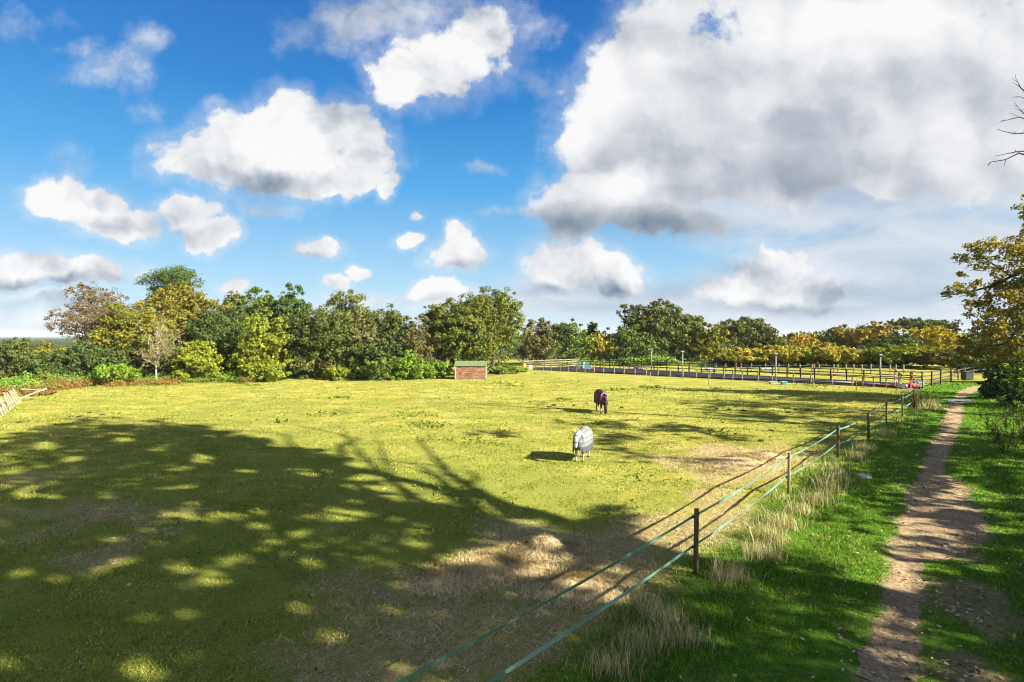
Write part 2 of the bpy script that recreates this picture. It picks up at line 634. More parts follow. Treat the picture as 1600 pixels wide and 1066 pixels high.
def poly_dist(x, y, pts, w=None):
    """distance to a polyline (minus its half width) and signed side (+ = right of travel)"""
    best = np.full(x.shape, 1e9)
    side = np.zeros(x.shape)
    for i in range(len(pts) - 1):
        ax, ay = pts[i]
        bx, by = pts[i + 1]
        dx, dy = bx - ax, by - ay
        L2 = dx * dx + dy * dy
        t = np.clip(((x - ax) * dx + (y - ay) * dy) / L2, 0, 1)
        qx, qy = x - (ax + t * dx), y - (ay + t * dy)
        d = np.hypot(qx, qy)
        if w is not None:
            d = d - (w[i] * (1 - t) + w[i + 1] * t)
        k = d < best
        best = np.where(k, d, best)
        side = np.where(k, np.sign(dy * (x - ax) - dx * (y - ay)), side)
    return best, side


FENCE_X = np.vstack([[FENCE[0] - 2.5 * (FENCE[1] - FENCE[0])], FENCE, [[30.5, 45.5]], [[44, 60.0]]])


def masks(x, y):
    wob = (fbm(x * 0.9, y * 0.9, 3) - 0.5)
    dp, _ = poly_dist(x, y, PATH_C, PATH_W)
    path = np.clip(0.5 - (dp + wob * 0.7 + 0.08) / 0.30, 0, 1)
    ds, _ = poly_dist(x, y, SIDE_C, SIDE_W)
    side_p = np.clip(0.5 - (ds + wob * 2.6 + .1) / 0.6, 0, 1) * 0.7
    df, sd = poly_dist(x, y, FENCE_X)
    verge = np.clip(0.5 + (df * sd + wob * 1.2 + 0.15) / 0.9, 0, 1)
    verge = np.where((y > 62) | (y < -3), 0, verge)
    # hay and trampled ground by the fence
    px, py = project(x, y, np.zeros_like(x))
    def ell(cx, cy, rx, ry):
        return 1 - np.hypot((px - cx) / rx, (py - cy) / ry)
    w2 = (fbm(x * 0.55 + 40, y * 0.55, 4) - 0.5)
    h = np.maximum.reduce([ell(870, 900, 230, 85), ell(700, 985, 240, 110), ell(560, 1060, 240, 80), ell(1150, 722, 130, 30), ell(1010, 845, 160, 45), ell(1130, 790, 90, 50),
                           ell(40, 830, 130, 60) * 0.4, ell(160, 800, 90, 30) * .35])
    hay = np.clip((h + w2 * 1.6) * 2.2, 0, 1) * (1 - verge)
    front = (y > 3)
    return path * front, side_p * front, verge, np.where(front, hay, 0)


def gz(x, y):
    z = 0.10 * (fbm(x * 0.22 + 3, y * 0.22, 2) - 0.5) + 0.05 * (fbm(x * 1.1, y * 1.1 + 7, 2) - 0.5)
    fade = np.clip((75 - np.hypot(x, y)) / 20, 0, 1)
    return z * fade
# ------------------------------------------------------------------ ground sheet
def axis(parts):
    out = []
    for a, b, s in parts:
        out.append(np.arange(a, b, s))
    out.append(np.array([parts[-1][1]]))
    return np.concatenate(out)


def far(a, b, n):
    return np.geomspace(a, b, n)


gx = np.concatenate([-far(60, 9000, 24)[::-1], np.arange(-59, -24, 0.5), np.arange(-24, 30, 0.14), np.arange(30, 60, 0.5), far(60, 9000, 24)])
gy = np.concatenate([-far(12, 9000, 20)[::-1], np.arange(-11, 4.5, 0.5), np.arange(4.5, 26, 0.12), np.arange(26, 62, 0.25), np.arange(62, 110, 1.0), far(111, 9000, 24)])
GX, GY = np.meshgrid(gx, gy)
nx, ny = len(gx), len(gy)
mp, ms, mv, mh = masks(GX.ravel(), GY.ravel())
Z = gz(GX.ravel(), GY.ravel()) - 0.05 * mp
ii, jj = np.meshgrid(np.arange(nx - 1), np.arange(ny - 1))
q = (jj * nx + ii).ravel()
faces = np.stack([q, q + 1, q + nx + 1, q + nx], 1)
gme = np_mesh("ground", np.stack([GX.ravel(), GY.ravel(), Z], 1), faces, True, {"path_dirt": np.maximum(mp, ms), "verge": mv, "hay": mh})


def dirt_color(t, co):
    n1 = t.noise(co, 1.3, 5.0, 0.6)
    n2 = t.noise(co, 14.0, 6.0, 0.7)
    c = t.ramp(n2, [(0.30, (0.14, 0.094, 0.045)), (0.48, (0.31, 0.225, 0.118)), (0.66, (0.50, 0.39, 0.23))])
    return t.mix(t.ss(n1, 0.40, 0.62, 0.0, 0.45), c, (0.17, 0.12, 0.085)), n2


def ground_mat():
    m, t, out = new_mat('meadow_ground')
    co = t.node('ShaderNodeTexCoord').outputs['Object']
    def at_(n):
        a = t.node('ShaderNodeAttribute')
        a.attribute_name = n
        return a.outputs['Fac']
    n_l = t.noise(co, 0.09, 4.0, 0.6)
    n_m = t.noise(t.vm('MULTIPLY', co, (0.6, 1.0, 1.0)), 0.55, 6.0, 0.68)
    n_s = t.noise(co, 6.0, 6.0, 0.7)
    n_t = t.noise(co, 38.0, 4.0, 0.7)
    base = t.ramp(n_m, [(0.30, (0.11, 0.155, 0.020)), (0.44, (0.25, 0.255, 0.034)), (0.56, (0.38, 0.345, 0.055)), (0.70, (0.56, 0.47, 0.17))])
    base = t.mix(t.ss(n_l, 0.42, 0.62, 0.0, 0.5), base, (0.17, 0.215, 0.028))
    XY = t.sep(co)
    shade_green = t.m('MULTIPLY', t.ss(t.m('ADD', XY[1], t.m('MULTIPLY', n_l, 14.0)), 24.0, 42.0, 1.0, 0.0), t.ss(XY[0], -2.0, 8.0, 1.0, 0.0))  # where the tree shade's greener tone is painted into the near-left grass
    base = t.mix(t.m('MULTIPLY', shade_green, 0.7), base, t.ramp(n_s, [(0.32, (0.08, 0.145, 0.014)), (0.5, (0.19, 0.26, 0.026)), (0.68, (0.40, 0.38, 0.08))]))
    base = t.mix(t.ss(n_s, 0.42, 0.62, 0.0, 0.6), base, (0.085, 0.10, 0.020))
    base = t.mix(t.ss(n_t, 0.50, 0.66, 0.0, 0.6), base, (0.55, 0.46, 0.19))
    base = t.mix(t.ss(n_t, 0.48, 0.34, 0.0, 0.55), base, (0.055, 0.075, 0.014))
    green = t.ramp(n_s, [(0.3, (0.040, 0.105, 0.012)), (0.5, (0.085, 0.190, 0.018)), (0.7, (0.17, 0.25, 0.028))])
    green = t.mix(t.ss(n_m, 0.5, 0.68, 0.0, 0.4), green, (0.13, 0.145, 0.03))
    base = t.mix(at_('verge'), base, green)
    hay = t.ramp(n_t, [(0.3, (0.17, 0.115, 0.05)), (0.5, (0.36, 0.27, 0.125)), (0.7, (0.58, 0.47, 0.25))])
    base = t.mix(t.m('MULTIPLY', at_('hay'), t.ss(n_s, 0.36, 0.62, 0.15, 0.95)), base, hay)
    dc, dn = dirt_color(t, co)
    base = t.mix(at_('path_dirt'), base, dc)
    # beyond the woods the land is woodland and hedged pasture
    X = t.sep(co)
    fw = t.m('MAXIMUM', t.ss(X[1], 118.0, 135.0), t.ss(t.m('ABSOLUTE', X[0]), 95.0, 120.0))
    n_w = t.noise(co, 0.02, 5.0, 0.6)
    base = t.mix(fw, base, t.ramp(n_w, [(0.4, (0.030, 0.050, 0.022)), (0.58, (0.055, 0.075, 0.028)), (0.7, (0.12, 0.13, 0.045))]))
    hgt = t.m('ADD', t.m('MULTIPLY', n_s, 0.6), t.m('MULTIPLY', n_t, 0.5))
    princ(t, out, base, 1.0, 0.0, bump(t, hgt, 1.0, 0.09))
    return m


g_obj = link_mesh("ground", gme, ground_mat())
tag(g_obj, kind="structure")

# the trodden path: an irregular ribbon just above the worn strip
def build_path():
    rng = np.random.default_rng(5)
    cs, ws = [], []
    for i in range(len(PATH_C) - 1):
        n = max(2, int(np.linalg.norm(PATH_C[i + 1] - PATH_C[i]) / 0.12))
        for k in range(n):
            f = k / n
            cs.append(PATH_C[i] * (1 - f) + PATH_C[i + 1] * f)
            ws.append(PATH_W[i] * (1 - f) + PATH_W[i + 1] * f)
    cs, ws = np.array(cs), np.array(ws)
    k = np.ones(9) / 9
    pad = lambda a: np.concatenate([np.repeat(a[:1], 4, 0), a, np.repeat(a[-1:], 4, 0)])
    cs = np.stack([np.convolve(pad(cs[:, 0]), k, 'valid'), np.convolve(pad(cs[:, 1]), k, 'valid')], 1)
    ws = np.convolve(pad(ws), k, 'valid')
    d = np.gradient(cs, axis=0)
    d /= np.linalg.norm(d, axis=1)[:, None]
    nrm = np.stack([d[:, 1], -d[:, 0]], 1)
    K = 15
    s = np.linspace(-1, 1, K)
    n = len(cs)
    wl = ws * (1 + 0.55 * (fbm(np.arange(n) * 0.09, np.zeros(n) + 3.3, 3) - 0.5)) + 0.50 * (fbm(np.arange(n) * 0.28, np.zeros(n) + 8.3, 3) - 0.5)
    wr = ws * (1 + 0.55 * (fbm(np.arange(n) * 0.09, np.zeros(n) + 33.3, 3) - 0.5)) + 0.50 * (fbm(np.arange(n) * 0.28, np.zeros(n) + 48.3, 3) - 0.5)
    V = np.zeros((n, K, 3))
    for j, q in enumerate(s):
        w = np.where(q < 0, wl, wr) * abs(q)
        p = cs + nrm * (np.sign(q) * w)[:, None]
        V[:, j, :2] = p
        mpp, _, _, _ = masks(p[:, 0], p[:, 1])
        V[:, j, 2] = gz(p[:, 0], p[:, 1]) - 0.05 * mpp + 0.022 * (1 - abs(q) ** 3) - 0.012 * abs(q) ** 6 + 0.014 * (fbm(p[:, 0] * 5, p[:, 1] * 5, 2) - 0.5)
    i2, j2 = np.meshgrid(np.arange(n - 1), np.arange(K - 1), indexing='ij')
    b = (i2 * K + j2).ravel()
    fc = np.stack([b, b + 1, b + K + 1, b + K], 1)
    me = np_mesh("path", V.reshape(-1, 3), fc, True)
    m, t, out = new_mat('path_dirt')
    co = t.node('ShaderNodeTexCoord').outputs['Object']
    c, h = dirt_color(t, co)
    hh = t.m('ADD', h, t.m('MULTIPLY', t.noise(co, 55.0, 3.0, 0.6), 0.5))
    princ(t, out, c, 1.0, 0.02, bump(t, hh, 0.8, 0.05))
    tag(link_mesh("path", me, m), kind="structure")


build_path()


# ------------------------------------------------------------------ grass blades
def blades(name, pts, h, w, lean, mat, seed, tilt=None, zoff=0.0, kind="stuff"):
    """one two-segment blade per point; h, w, lean are arrays or numbers"""
    rng = np.random.default_rng(seed)
    n = len(pts)
    a = rng.random(n) * 2 * np.pi
    b = rng.random(n) * 2 * np.pi
    h = np.broadcast_to(h, n) * (0.55 + 0.8 * rng.random(n))
    w = np.broadcast_to(w, n) * (0.7 + 0.6 * rng.random(n))
    lean = np.broadcast_to(lean, n) * (0.3 + 1.2 * rng.random(n))
    side = np.stack([np.cos(a), np.sin(a), np.zeros(n)], 1) * (w / 2)[:, None]
    ld = np.stack([np.cos(b), np.sin(b), np.zeros(n)], 1)
    if tilt is not None:
        ld = ld * 0.8 + np.array(tilt)[None, :] * 0.6
    base = np.stack([pts[:, 0], pts[:, 1], gz(pts[:, 0], pts[:, 1]) + zoff - 0.01], 1)
    if pts.shape[1] == 3:
        base[:, 2] = pts[:, 2]
    mid = base + ld * (lean * h * 0.3)[:, None]
    mid[:, 2] += h * 0.58
    tip = base + ld * (lean * h)[:, None]
    tip[:, 2] += h * np.maximum(0.25, 1 - 0.35 * lean ** 2)
    V = np.stack([base - side, base + side, mid - side * .75, mid + side * .75, tip], 1).reshape(-1, 3)
    k = np.arange(n)[:, None] * 5
    T = np.stack([k + np.array([0, 1, 3]), k + np.array([0, 3, 2]), k + np.array([2, 3, 4])], 1).reshape(-1, 3)
    me = np_mesh(name, V, T)
    o = link_mesh(name, me, mat)
    tag(o, kind=kind)
    return o


def scatter(rng, n, x0, x1, y0, y1, margin=60):
    x = rng.uniform(x0, x1, n)
    y = rng.uniform(y0, y1, n)
    px, py = project(x, y, np.zeros(n))
    k = (px > -margin) & (px < 1600 + margin) & (py < 1066 + margin * 1.6) & (y > 2)
    return x[k], y[k]


GR_FIELD = leaf_mat('field_grass_blades', [(0.0, (0.06, 0.11, 0.014)), (0.35, (0.20, 0.27, 0.026)), (0.7, (0.40, 0.39, 0.055)), (1.0, (0.62, 0.53, 0.22))], (0.125, 0.20, 0.022), pscale=0.5, trans=0.3, pamt=0.75)
GR_VERGE = leaf_mat('verge_grass_blades', [(0.0, (0.030, 0.095, 0.010)), (0.5, (0.095, 0.225, 0.018)), (0.9, (0.20, 0.31, 0.03)), (1.0, (0.45, 0.40, 0.14))], (0.20, 0.26, 0.03), pscale=0.9, trans=0.3, pamt=0.5)
GR_DRY = leaf_mat('dry_grass_stems', [(0.0, (0.28, 0.23, 0.11)), (0.5, (0.50, 0.42, 0.22)), (1.0, (0.70, 0.61, 0.38))], (0.30, 0.27, 0.10), pscale=1.5, trans=0.2, pamt=0.5)
GR_LONG = leaf_mat('long_grass_blades', [(0.0, (0.05, 0.11, 0.018)), (0.6, (0.13, 0.21, 0.035)), (1.0, (0.36, 0.34, 0.13))], None, trans=0.25)
HAY = leaf_mat('hay_strands', [(0.0, (0.20, 0.14, 0.062)), (0.5, (0.46, 0.355, 0.175)), (1.0, (0.76, 0.64, 0.38))], None, trans=0.1)


def build_grass():
    rng = np.random.default_rng(11)
    # field
    P, H, W = [], [], []
    for y0, y1, dens, h, w in ((6.5, 12, 560, .06, .013), (12, 18, 290, .065, .018), (18, 28, 115, .07, .028), (28, 46, 32, .075, .055), (46, 70, 9, .09, .10)):
        xm = y1 * 0.95 + 3
        n = int(dens * 2 * xm * (y1 - y0))
        x, y = scatter(rng, n, -xm, xm, y0, y1)
        mp, ms, mv, mh = masks(x, y)
        cl = fbm(x * 1.7 + 5, y * 1.7, 3)
        dens_k = np.clip((cl - 0.22) * 2.4, 0.12, 1)
        k = (rng.random(len(x)) < (1 - mv) * (1 - 0.80 * mh) * dens_k)
        if y0 >= 46:
            k &= ((x < 8) | (y < 57))
        x, y, cl = x[k], y[k], cl[k]
        P.append(np.stack([x, y], 1))
        H.append(h * (0.6 + 1.0 * cl))
        W.append(np.full(len(x), w))
    blades("field_grass", np.concatenate(P), np.concatenate(H), np.concatenate(W), 1.0, GR_FIELD, 21)
    # verge
    P, H, W = [], [], []
    for y0, y1, dens, h, w in ((6, 11, 1500, .085, .011), (11, 17, 800, .095, .015), (17, 28, 300, .11, .024), (28, 48, 70, .13, .05), (48, 66, 18, .15, .10)):
        x0, x1 = -3.0, y1 * 0.95 + 3
        n = int(dens * (x1 - x0) * (y1 - y0))
        x, y = scatter(rng, n, x0, x1, y0, y1)
        mp, ms, mv, mh = masks(x, y)
        cl = fbm(x * 1.3 + 9, y * 1.3, 3)
        edge = np.clip(1 - mp * 1.5, 0, 1) * (1 - 0.93 * np.clip(ms * 1.5, 0, 1))
        k = rng.random(len(x)) < mv * edge * np.clip((cl - 0.18) * 2.6, 0.25, 1)
        x, y, cl = x[k], y[k], cl[k]
        dp, _ = poly_dist(x, y, PATH_C, PATH_W)
        shorter = np.clip(0.35 + dp / 1.6, 0.35, 1)
        P.append(np.stack([x, y], 1))
        H.append(h * (0.5 + 1.1 * cl) * shorter)
        W.append(np.full(len(x), w))
    blades("verge_grass", np.concatenate(P), np.concatenate(H), np.concatenate(W), 0.9, GR_VERGE, 22)
    # long grass under the tape fence: green tufts and bleached seed heads
    P, H, W = [], [], []
    PD, HD, WD = [], [], []
    spots = []
    for i in range(len(FENCE) - 1):
        a, b = FENCE[i], FENCE[i + 1]
        L = np.linalg.norm(b - a)
        for k in range(int(L * 1.1)):
            f = rng.random()
            off = rng.normal(0.28, 0.38)
            d = (b - a) / L
            c = a + (b - a) * f + np.array([d[1], -d[0]]) * off
            spots.append((c, rng.uniform(0.20, 0.40), 0.45 + 0.55 * rng.random()))
    pxspots = [(1195, 845, 1.0, .75), (1215, 822, 1.0, .8), (1180, 870, .8, .6), (1240, 800, .6, .6), (1290, 770, 1.0, .8), (1300, 750, .9, .75), (1270, 785, .8, .6), (1345, 705, .9, .7), (1335, 720, .8, .6),
               (1380, 680, .9, .7), (1440, 640, 1., .8), (1452, 632, 1., .8), (1020, 965, .5, .55), (1050, 1000, .5, .5), (985, 1010, .4, .5), (1130, 905, .6, .6), (940, 1045, .4, .45), (1460, 640, .7, .7)]
    for px, py, dry, h in pxspots:
        g = ground(px, py)
        spots.append((np.array([g.x, g.y]), h * 0.72, 0.4 * (1 - dry) + 0.02))
        spots.append((np.array([g.x + .25, g.y - .15]), h * 0.66, 0.5 * (1 - dry) + 0.02))
    for c, h, dr in spots:
        dist = max(8.0, float(c[1]))
        nb = int(np.clip(1500 / dist, 40, 150))
        wd = 0.007 * max(1.0, dist / 11.0)
        pts = c[None, :] + rng.normal(0, 0.17, (nb, 2))
        nd = int(nb * np.clip(1.25 - dr * 1.5, 0.1, 0.95))
        PD.append(pts[:nd]); HD.append(np.full(nd, h)); WD.append(np.full(nd, wd))
        P.append(pts[nd:]); H.append(np.full(nb - nd, h * 0.7)); W.append(np.full(nb - nd, wd * 1.3))
    blades("long_grass", np.concatenate(P), np.concatenate(H), np.concatenate(W), 0.7, GR_LONG, 23)
    blades("dry_grass", np.concatenate(PD), np.concatenate(HD), np.concatenate(WD), 0.45, GR_DRY, 24)
    # stray hay on the trampled ground
    x, y = scatter(rng, 330000, -12, 16, 7, 27)
    mp, ms, mv, mh = masks(x, y)
    cl = fbm(x * 1.5 + 2, y * 1.5, 3)
    k = rng.random(len(x)) < mh * np.clip((cl - 0.2) * 2.5, 0.1, 1) * np.where(y < 16, 1, 0.5)
    x, y = x[k], y[k]
    n = len(x)
    pz = gz(x, y) + 0.005 + 0.035 * rng.random(n) ** 2
    blades("scattered_hay", np.stack([x, y, pz], 1), 0.055, 0.008 * np.clip(y / 10, 1, 2.5), 3.6, HAY, 25)


build_grass()


def leaf_litter():
    rng = np.random.default_rng(9)
    x, y = scatter(rng, 90000, -16, 26, 7, 34)
    mp, ms, mv, mh = masks(x, y)
    dp, _ = poly_dist(x, y, PATH_C, PATH_W)
    pr = 1.5 * np.where(mv > 0.5, 0.05 + 0.45 * np.exp(-np.abs(dp - 0.2) / 0.8) + 0.6 * ms, 0.045) * np.clip((fbm(x * .8, y * .8, 3) - .25) * 3, .1, 1)
    pr = pr * np.where(dp < -0.1, 0.9, 1) * np.clip(20 / y, 0, 1.2)
    k = rng.random(len(x)) < pr * 0.7
    x, y, mvk = x[k], y[k], mv[k]
    n = len(x)
    L = rng.uniform(0.022, 0.055, n)
    a = rng.random(n) * 2 * np.pi
    tx = np.stack([np.cos(a), np.sin(a), rng.normal(0, .35, n)], 1)
    ty = np.stack([-np.sin(a), np.cos(a), rng.normal(0, .35, n)], 1)
    mpk, _, _, _ = masks(x, y)
    c = np.stack([x, y, gz(x, y) + 0.018 + 0.03 * np.clip(mvk - 2 * mpk, 0, 1) * rng.random(n)], 1)
    V = np.stack([c - tx * L[:, None], c - ty * (L * .55)[:, None], c + tx * L[:, None], c + ty * (L * .55)[:, None]], 1).reshape(-1, 3)
    me = np_mesh("fallen_leaves", V, np.arange(4 * n).reshape(-1, 4))
    m = leaf_mat('fallen_leaf', [(0.0, (0.06, 0.036, 0.02)), (0.45, (0.17, 0.10, 0.055)), (0.75, (0.38, 0.28, 0.16)), (0.93, (0.5, 0.45, 0.36)), (1.0, (0.36, 0.11, 0.03))], None, trans=0.05, rough=0.5)
    tag(link_mesh("fallen_leaves", me, m), kind="stuff")


leaf_litter()


# broad-leaved weeds and darker tussocks in the grazed field
def field_weeds():
    rng = np.random.default_rng(51)
    P = []
    for _ in range(50):
        y = rng.uniform(9, 62)
        x = rng.uniform(-.9, .55) * y
        _, _, mv, mh = masks(np.array([x]), np.array([y]))
        if mv[0] > .3 or float(fbm(np.array([x * .15 + 4]), np.array([y * .15]), 2)[0]) < .45:
            continue
        r = rng.uniform(.08, .5) * (1 + y / 50)
        k = int(30 + 50 * r)
        P.append(np.stack([x + rng.normal(0, r, k), y + rng.normal(0, r, k), .02 + rng.random(k) * .09], 1))
    P = np.concatenate(P)
    O = unit0(rng.normal(0, .5, P.shape) + np.array([0, 0, 1.0]))
    n = len(P)
    t = unit0(np.cross(O, rng.normal(0, 1, (n, 3))))
    b = unit0(np.cross(O, t))
    s = (.05 * np.clip(P[:, 1:2] / 14, 1, 3)) * rng.uniform(.6, 1.5, (n, 1))
    V = np.stack([P - t * s, P - b * s * .5, P + t * s, P + b * s * .5], 1).reshape(-1, 3)
    m = leaf_mat('weed_leaves', [(0, (.08, .13, .018)), (.6, (.15, .21, .026)), (1, (.25, .28, .04))], None, trans=.2)
    tag(link_mesh('field_weeds', np_mesh('field_weeds', V, np.arange(4 * n).reshape(-1, 4)), m), kind='stuff')


def unit0(v):
    return v / np.maximum(np.linalg.norm(v, axis=-1, keepdims=True), 1e-9)


field_weeds()
# ------------------------------------------------------------------ trees
def unit(v):
    return v / np.maximum(np.linalg.norm(v, axis=-1, keepdims=True), 1e-9)


def leaf_points(rng, blobs, n, clump=0.27, inner=0.22, per=42, up=0.25, fill=0.66):
    """positions and outward directions of leaves, gathered in sprays over the blobs"""
    blobs = np.array(blobs, float)
    area = (blobs[:, 3] * blobs[:, 5]) ** 1.0
    cnt = np.maximum(30, (n * area / area.sum()).astype(int))
    P, O = [], []
    for b, k in zip(blobs, cnt):
        c, r = b[:3], b[3:6]
        ki = int(k * inner)
        d = unit(rng.normal(0, 1, (ki, 3)))
        P.append(c + d * r * (fill * rng.random((ki, 1)) ** 0.4))
        O.append(d)
        ko = k - ki
        m = max(5, ko // per)
        cd = unit(rng.normal(0, 1, (m, 3)) + np.array([0, 0, up]))
        cr = rng.uniform(0.72, 1.04, (m, 1))
        cs = clump * r.mean() * rng.uniform(0.6, 1.35, m)
        w = rng.random(m) ** 0.7 * cs ** 2
        idx = rng.choice(m, ko, p=w / w.sum())
        dd = unit(rng.normal(0, 1, (ko, 3)))
        rr = rng.random((ko, 1)) ** 0.45
        off = dd * rr * cs[idx][:, None] * np.array([1.0, 1.0, 0.72])
        P.append(c + cd[idx] * cr[idx] * r + off)
        O.append(unit(0.55 * cd[idx] + 0.75 * dd))
    return np.concatenate(P), np.concatenate(O)


def leaf_mesh(rng, name, P, O, size, zmin=0.05, droop=0.0, aspect=0.6, jit=0.75):
    n = len(P)
    P = P.copy()
    low = P[:, 2] < zmin
    P[low, 2] = zmin + np.abs(P[low, 2] - zmin) * 0.15 + rng.random(low.sum()) * 0.25
    nrm = unit(O + jit * rng.normal(0, 1, (n, 3)) + np.array([0, 0, 0.35]))
    t = unit(np.cross(nrm, rng.normal(0, 1, (n, 3))))
    t[:, 2] -= droop
    t = unit(t)
    b = unit(np.cross(nrm, t))
    s = size * rng.uniform(0.55, 1.35, (n, 1))
    V = np.stack([P - t * s * .5, P - b * s * aspect * .5 - t * s * 0.05, P + t * s * .5, P + b * s * aspect * .5 - t * s * 0.05], 1).reshape(-1, 3)
    return np_mesh(name, V, np.arange(4 * n).reshape(-1, 4))


def limb(rng, mb, a, b, r0, r1, wob=0.06, n=5, segs=6):
    a, b = np.array(a, float), np.array(b, float)
    L = np.linalg.norm(b - a)
    pts, rad = [], []
    for i in range(n + 1):
        f = i / n
        p = a + (b - a) * f
        if 0 < i < n:
            p = p + rng.normal(0, wob * L, 3) * np.array([1, 1, .5])
        p[2] += 0.10 * L * math.sin(math.pi * f) * 0.6
        pts.append(p)
        rad.append(r0 + (r1 - r0) * f ** 0.8)
    mb.tube(pts, rad, segs)
    return pts


def trunk_mesh(rng, h, blobs, r0, twigs=2, lean=0.3, nl=6, r_tip=0.03):
    """tapered trunk, limbs running into the masses of the crown, twigs off the limbs"""
    mb = MB()
    cz = max(0.8, h)
    top = np.array([rng.normal(0, lean), rng.normal(0, lean), cz])
    n = 6
    pts, rad = [], []
    for i in range(n + 1):
        f = i / n
        p = top * f + rng.normal(0, 0.04 * cz, 3) * (0 < i < n) * np.array([1, 1, 0])
        p[2] = -0.15 + (cz + 0.15) * f
        pts.append(p)
        rad.append(r0 * (1.25 if i == 0 else 1.0 - 0.62 * f))
    mb.tube(pts, rad, 8)
    bl = sorted(blobs, key=lambda b: -b[3] * b[5])[:nl]
    for b in bl:
        f = rng.uniform(0.45, 0.95)
        k = min(n - 1, int(f * n))
        st = pts[k] + (pts[k + 1] - pts[k]) * (f * n - k)
        en = np.array(b[:3]) + rng.normal(0, 0.2, 3) * np.array(b[3:6])
        lp = limb(rng, mb, st, en, r0 * 0.42, r_tip * 1.6)
        for _ in range(twigs):
            i = rng.integers(2, len(lp))
            e2 = lp[i] + unit(rng.normal(0, 1, 3) + np.array([0, 0, .5])) * np.array(b[3:6]) * rng.uniform(.6, 1.05)
            limb(rng, mb, lp[i], e2, r0 * 0.16, r_tip * .6, n=3, segs=4)
    return mb


TREE_RNG = np.random.default_rng(404)


def envelope(rng, hw, h, z0, depth, k=7, spread=0.62, rs=(0.42, 0.62), flat=1.0):
    """sub-masses of a crown of half width hw between heights z0 and h"""
    zc, rz = (z0 + h) / 2, (h - z0) / 2
    out = [(0, 0, zc, hw * 0.66, depth * 0.66, rz * 0.72)]
    for i in range(k):
        a = 2 * math.pi * (i + rng.uniform(-.3, .3)) / k
        e = rng.uniform(-0.75, 0.95)
        ce = math.sqrt(max(0.05, 1 - min(1, abs(e)) ** 2))
        s = rng.uniform(*rs)
        m = 1 - s
        out.append((math.cos(a) * hw * m * ce * 1.12, math.sin(a) * depth * m * ce * 1.12, zc + e * rz * m * 1.12, hw * s, depth * s, rz * s * flat))
    # one mass that carries the top
    s = rng.uniform(0.40, 0.55)
    out.append((rng.uniform(-.2, .2) * hw, rng.uniform(-.2, .2) * depth, h - rz * s, hw * s, depth * s, rz * s))
    return out


def tree(name, px, top, hw, D, leaves, label, cat, group=None, z0=None, n=None, leaf=None, shape='round', bark=None, base_px=None, clump=0.27, seed=None, extra=None):
    clump *= 0.85
    rng = np.random.default_rng(TREE_RNG.integers(1 << 30) if seed is None else seed)
    x, h = at(px, D, top)
    w = hw / F * D * (1.22 if shape in ('round', 'skirt', 'bush') else 1.12)
    h = h * 1.03
    if z0 is None:
        z0 = 0.10 * h
    depth = min(w, 4.5) if shape != 'hedge' else 2.0
    root = empty(name, (x, D, 0.0))
    tag(root, label, cat, group)
    per, inner, jit, asp = 48, 0.25, 0.75, 0.75
    fill = 0.66
    if leaf is None:
        leaf = 0.0036 * D
    if shape == 'pine':
        blobs = []
        for i in range(22):
            f = rng.random()
            zz = z0 + (h - z0) * (0.10 + 0.80 * f)
            rr = w * (1.0 - 0.35 * f) * rng.uniform(.1, .68)
            a = rng.random() * 6.28
            blobs.append((math.cos(a) * rr, math.sin(a) * rr * .7, zz, w * .36, w * .32, (h - z0) * .10))
        blobs.append((0, 0, h - (h - z0) * .14, w * .46, w * .4, (h - z0) * .13))
        clump, inner, asp = 0.42, 0.12, 0.28
    elif shape == 'sparse':
        blobs = envelope(rng, w, h, z0, depth, 9, rs=(.3, .48))
        inner, per, clump = 0.10, 16, 0.20
    elif shape == 'bush':
        blobs = envelope(rng, w, h, -0.25 * h, depth, 8, rs=(.36, .55))
        z0 = 0.0
    elif shape == 'skirt':          # crown that sweeps to the ground
        blobs = envelope(rng, w, h, -0.05 * h, depth, 11, rs=(.38, .56))
        blobs += [(sx * w * .55, -depth * .25, h * .22, w * .45, depth * .5, h * .25) for sx in (-1, 0, 1)]
    else:
        blobs = envelope(rng, w, h, z0, depth, 11, rs=(.37, .56))
    if extra:
        blobs += extra
    if n is None:
        n = int(np.clip(26 * (w * h) / (leaf * leaf), 5000, 27000))
        if shape == 'sparse':
            n = int(n * 0.45)
    P, O = leaf_points(rng, blobs, n, clump=clump, inner=inner, per=per, fill=fill)
    r0 = max(0.05, 0.028 * h) if shape != 'bush' else 0.05
    tm = trunk_mesh(rng, max(z0 + 0.35 * (h - z0), 0.5 * h) if shape != 'sparse' else 0.6 * h, blobs, r0, twigs=5 if shape == 'sparse' else 2, nl=14 if shape == 'sparse' else 7, r_tip=0.0045 * D / 10 if shape == 'sparse' else 0.02)
    tm.build('trunk' if shape != 'bush' else 'stem', bark or BARK, root, True)
    link_mesh('crown' if shape != 'bush' else 'foliage', leaf_mesh(rng, 'crown', P, O, leaf, jit=jit, aspect=asp), LM[leaves], root)
    return root


GL = 'trees of the wood behind the field'
GB = 'bushes along the edge of the wood'
GH = 'golden bushes beyond the riding arena'
GA = 'autumn trees behind the golden bushes'
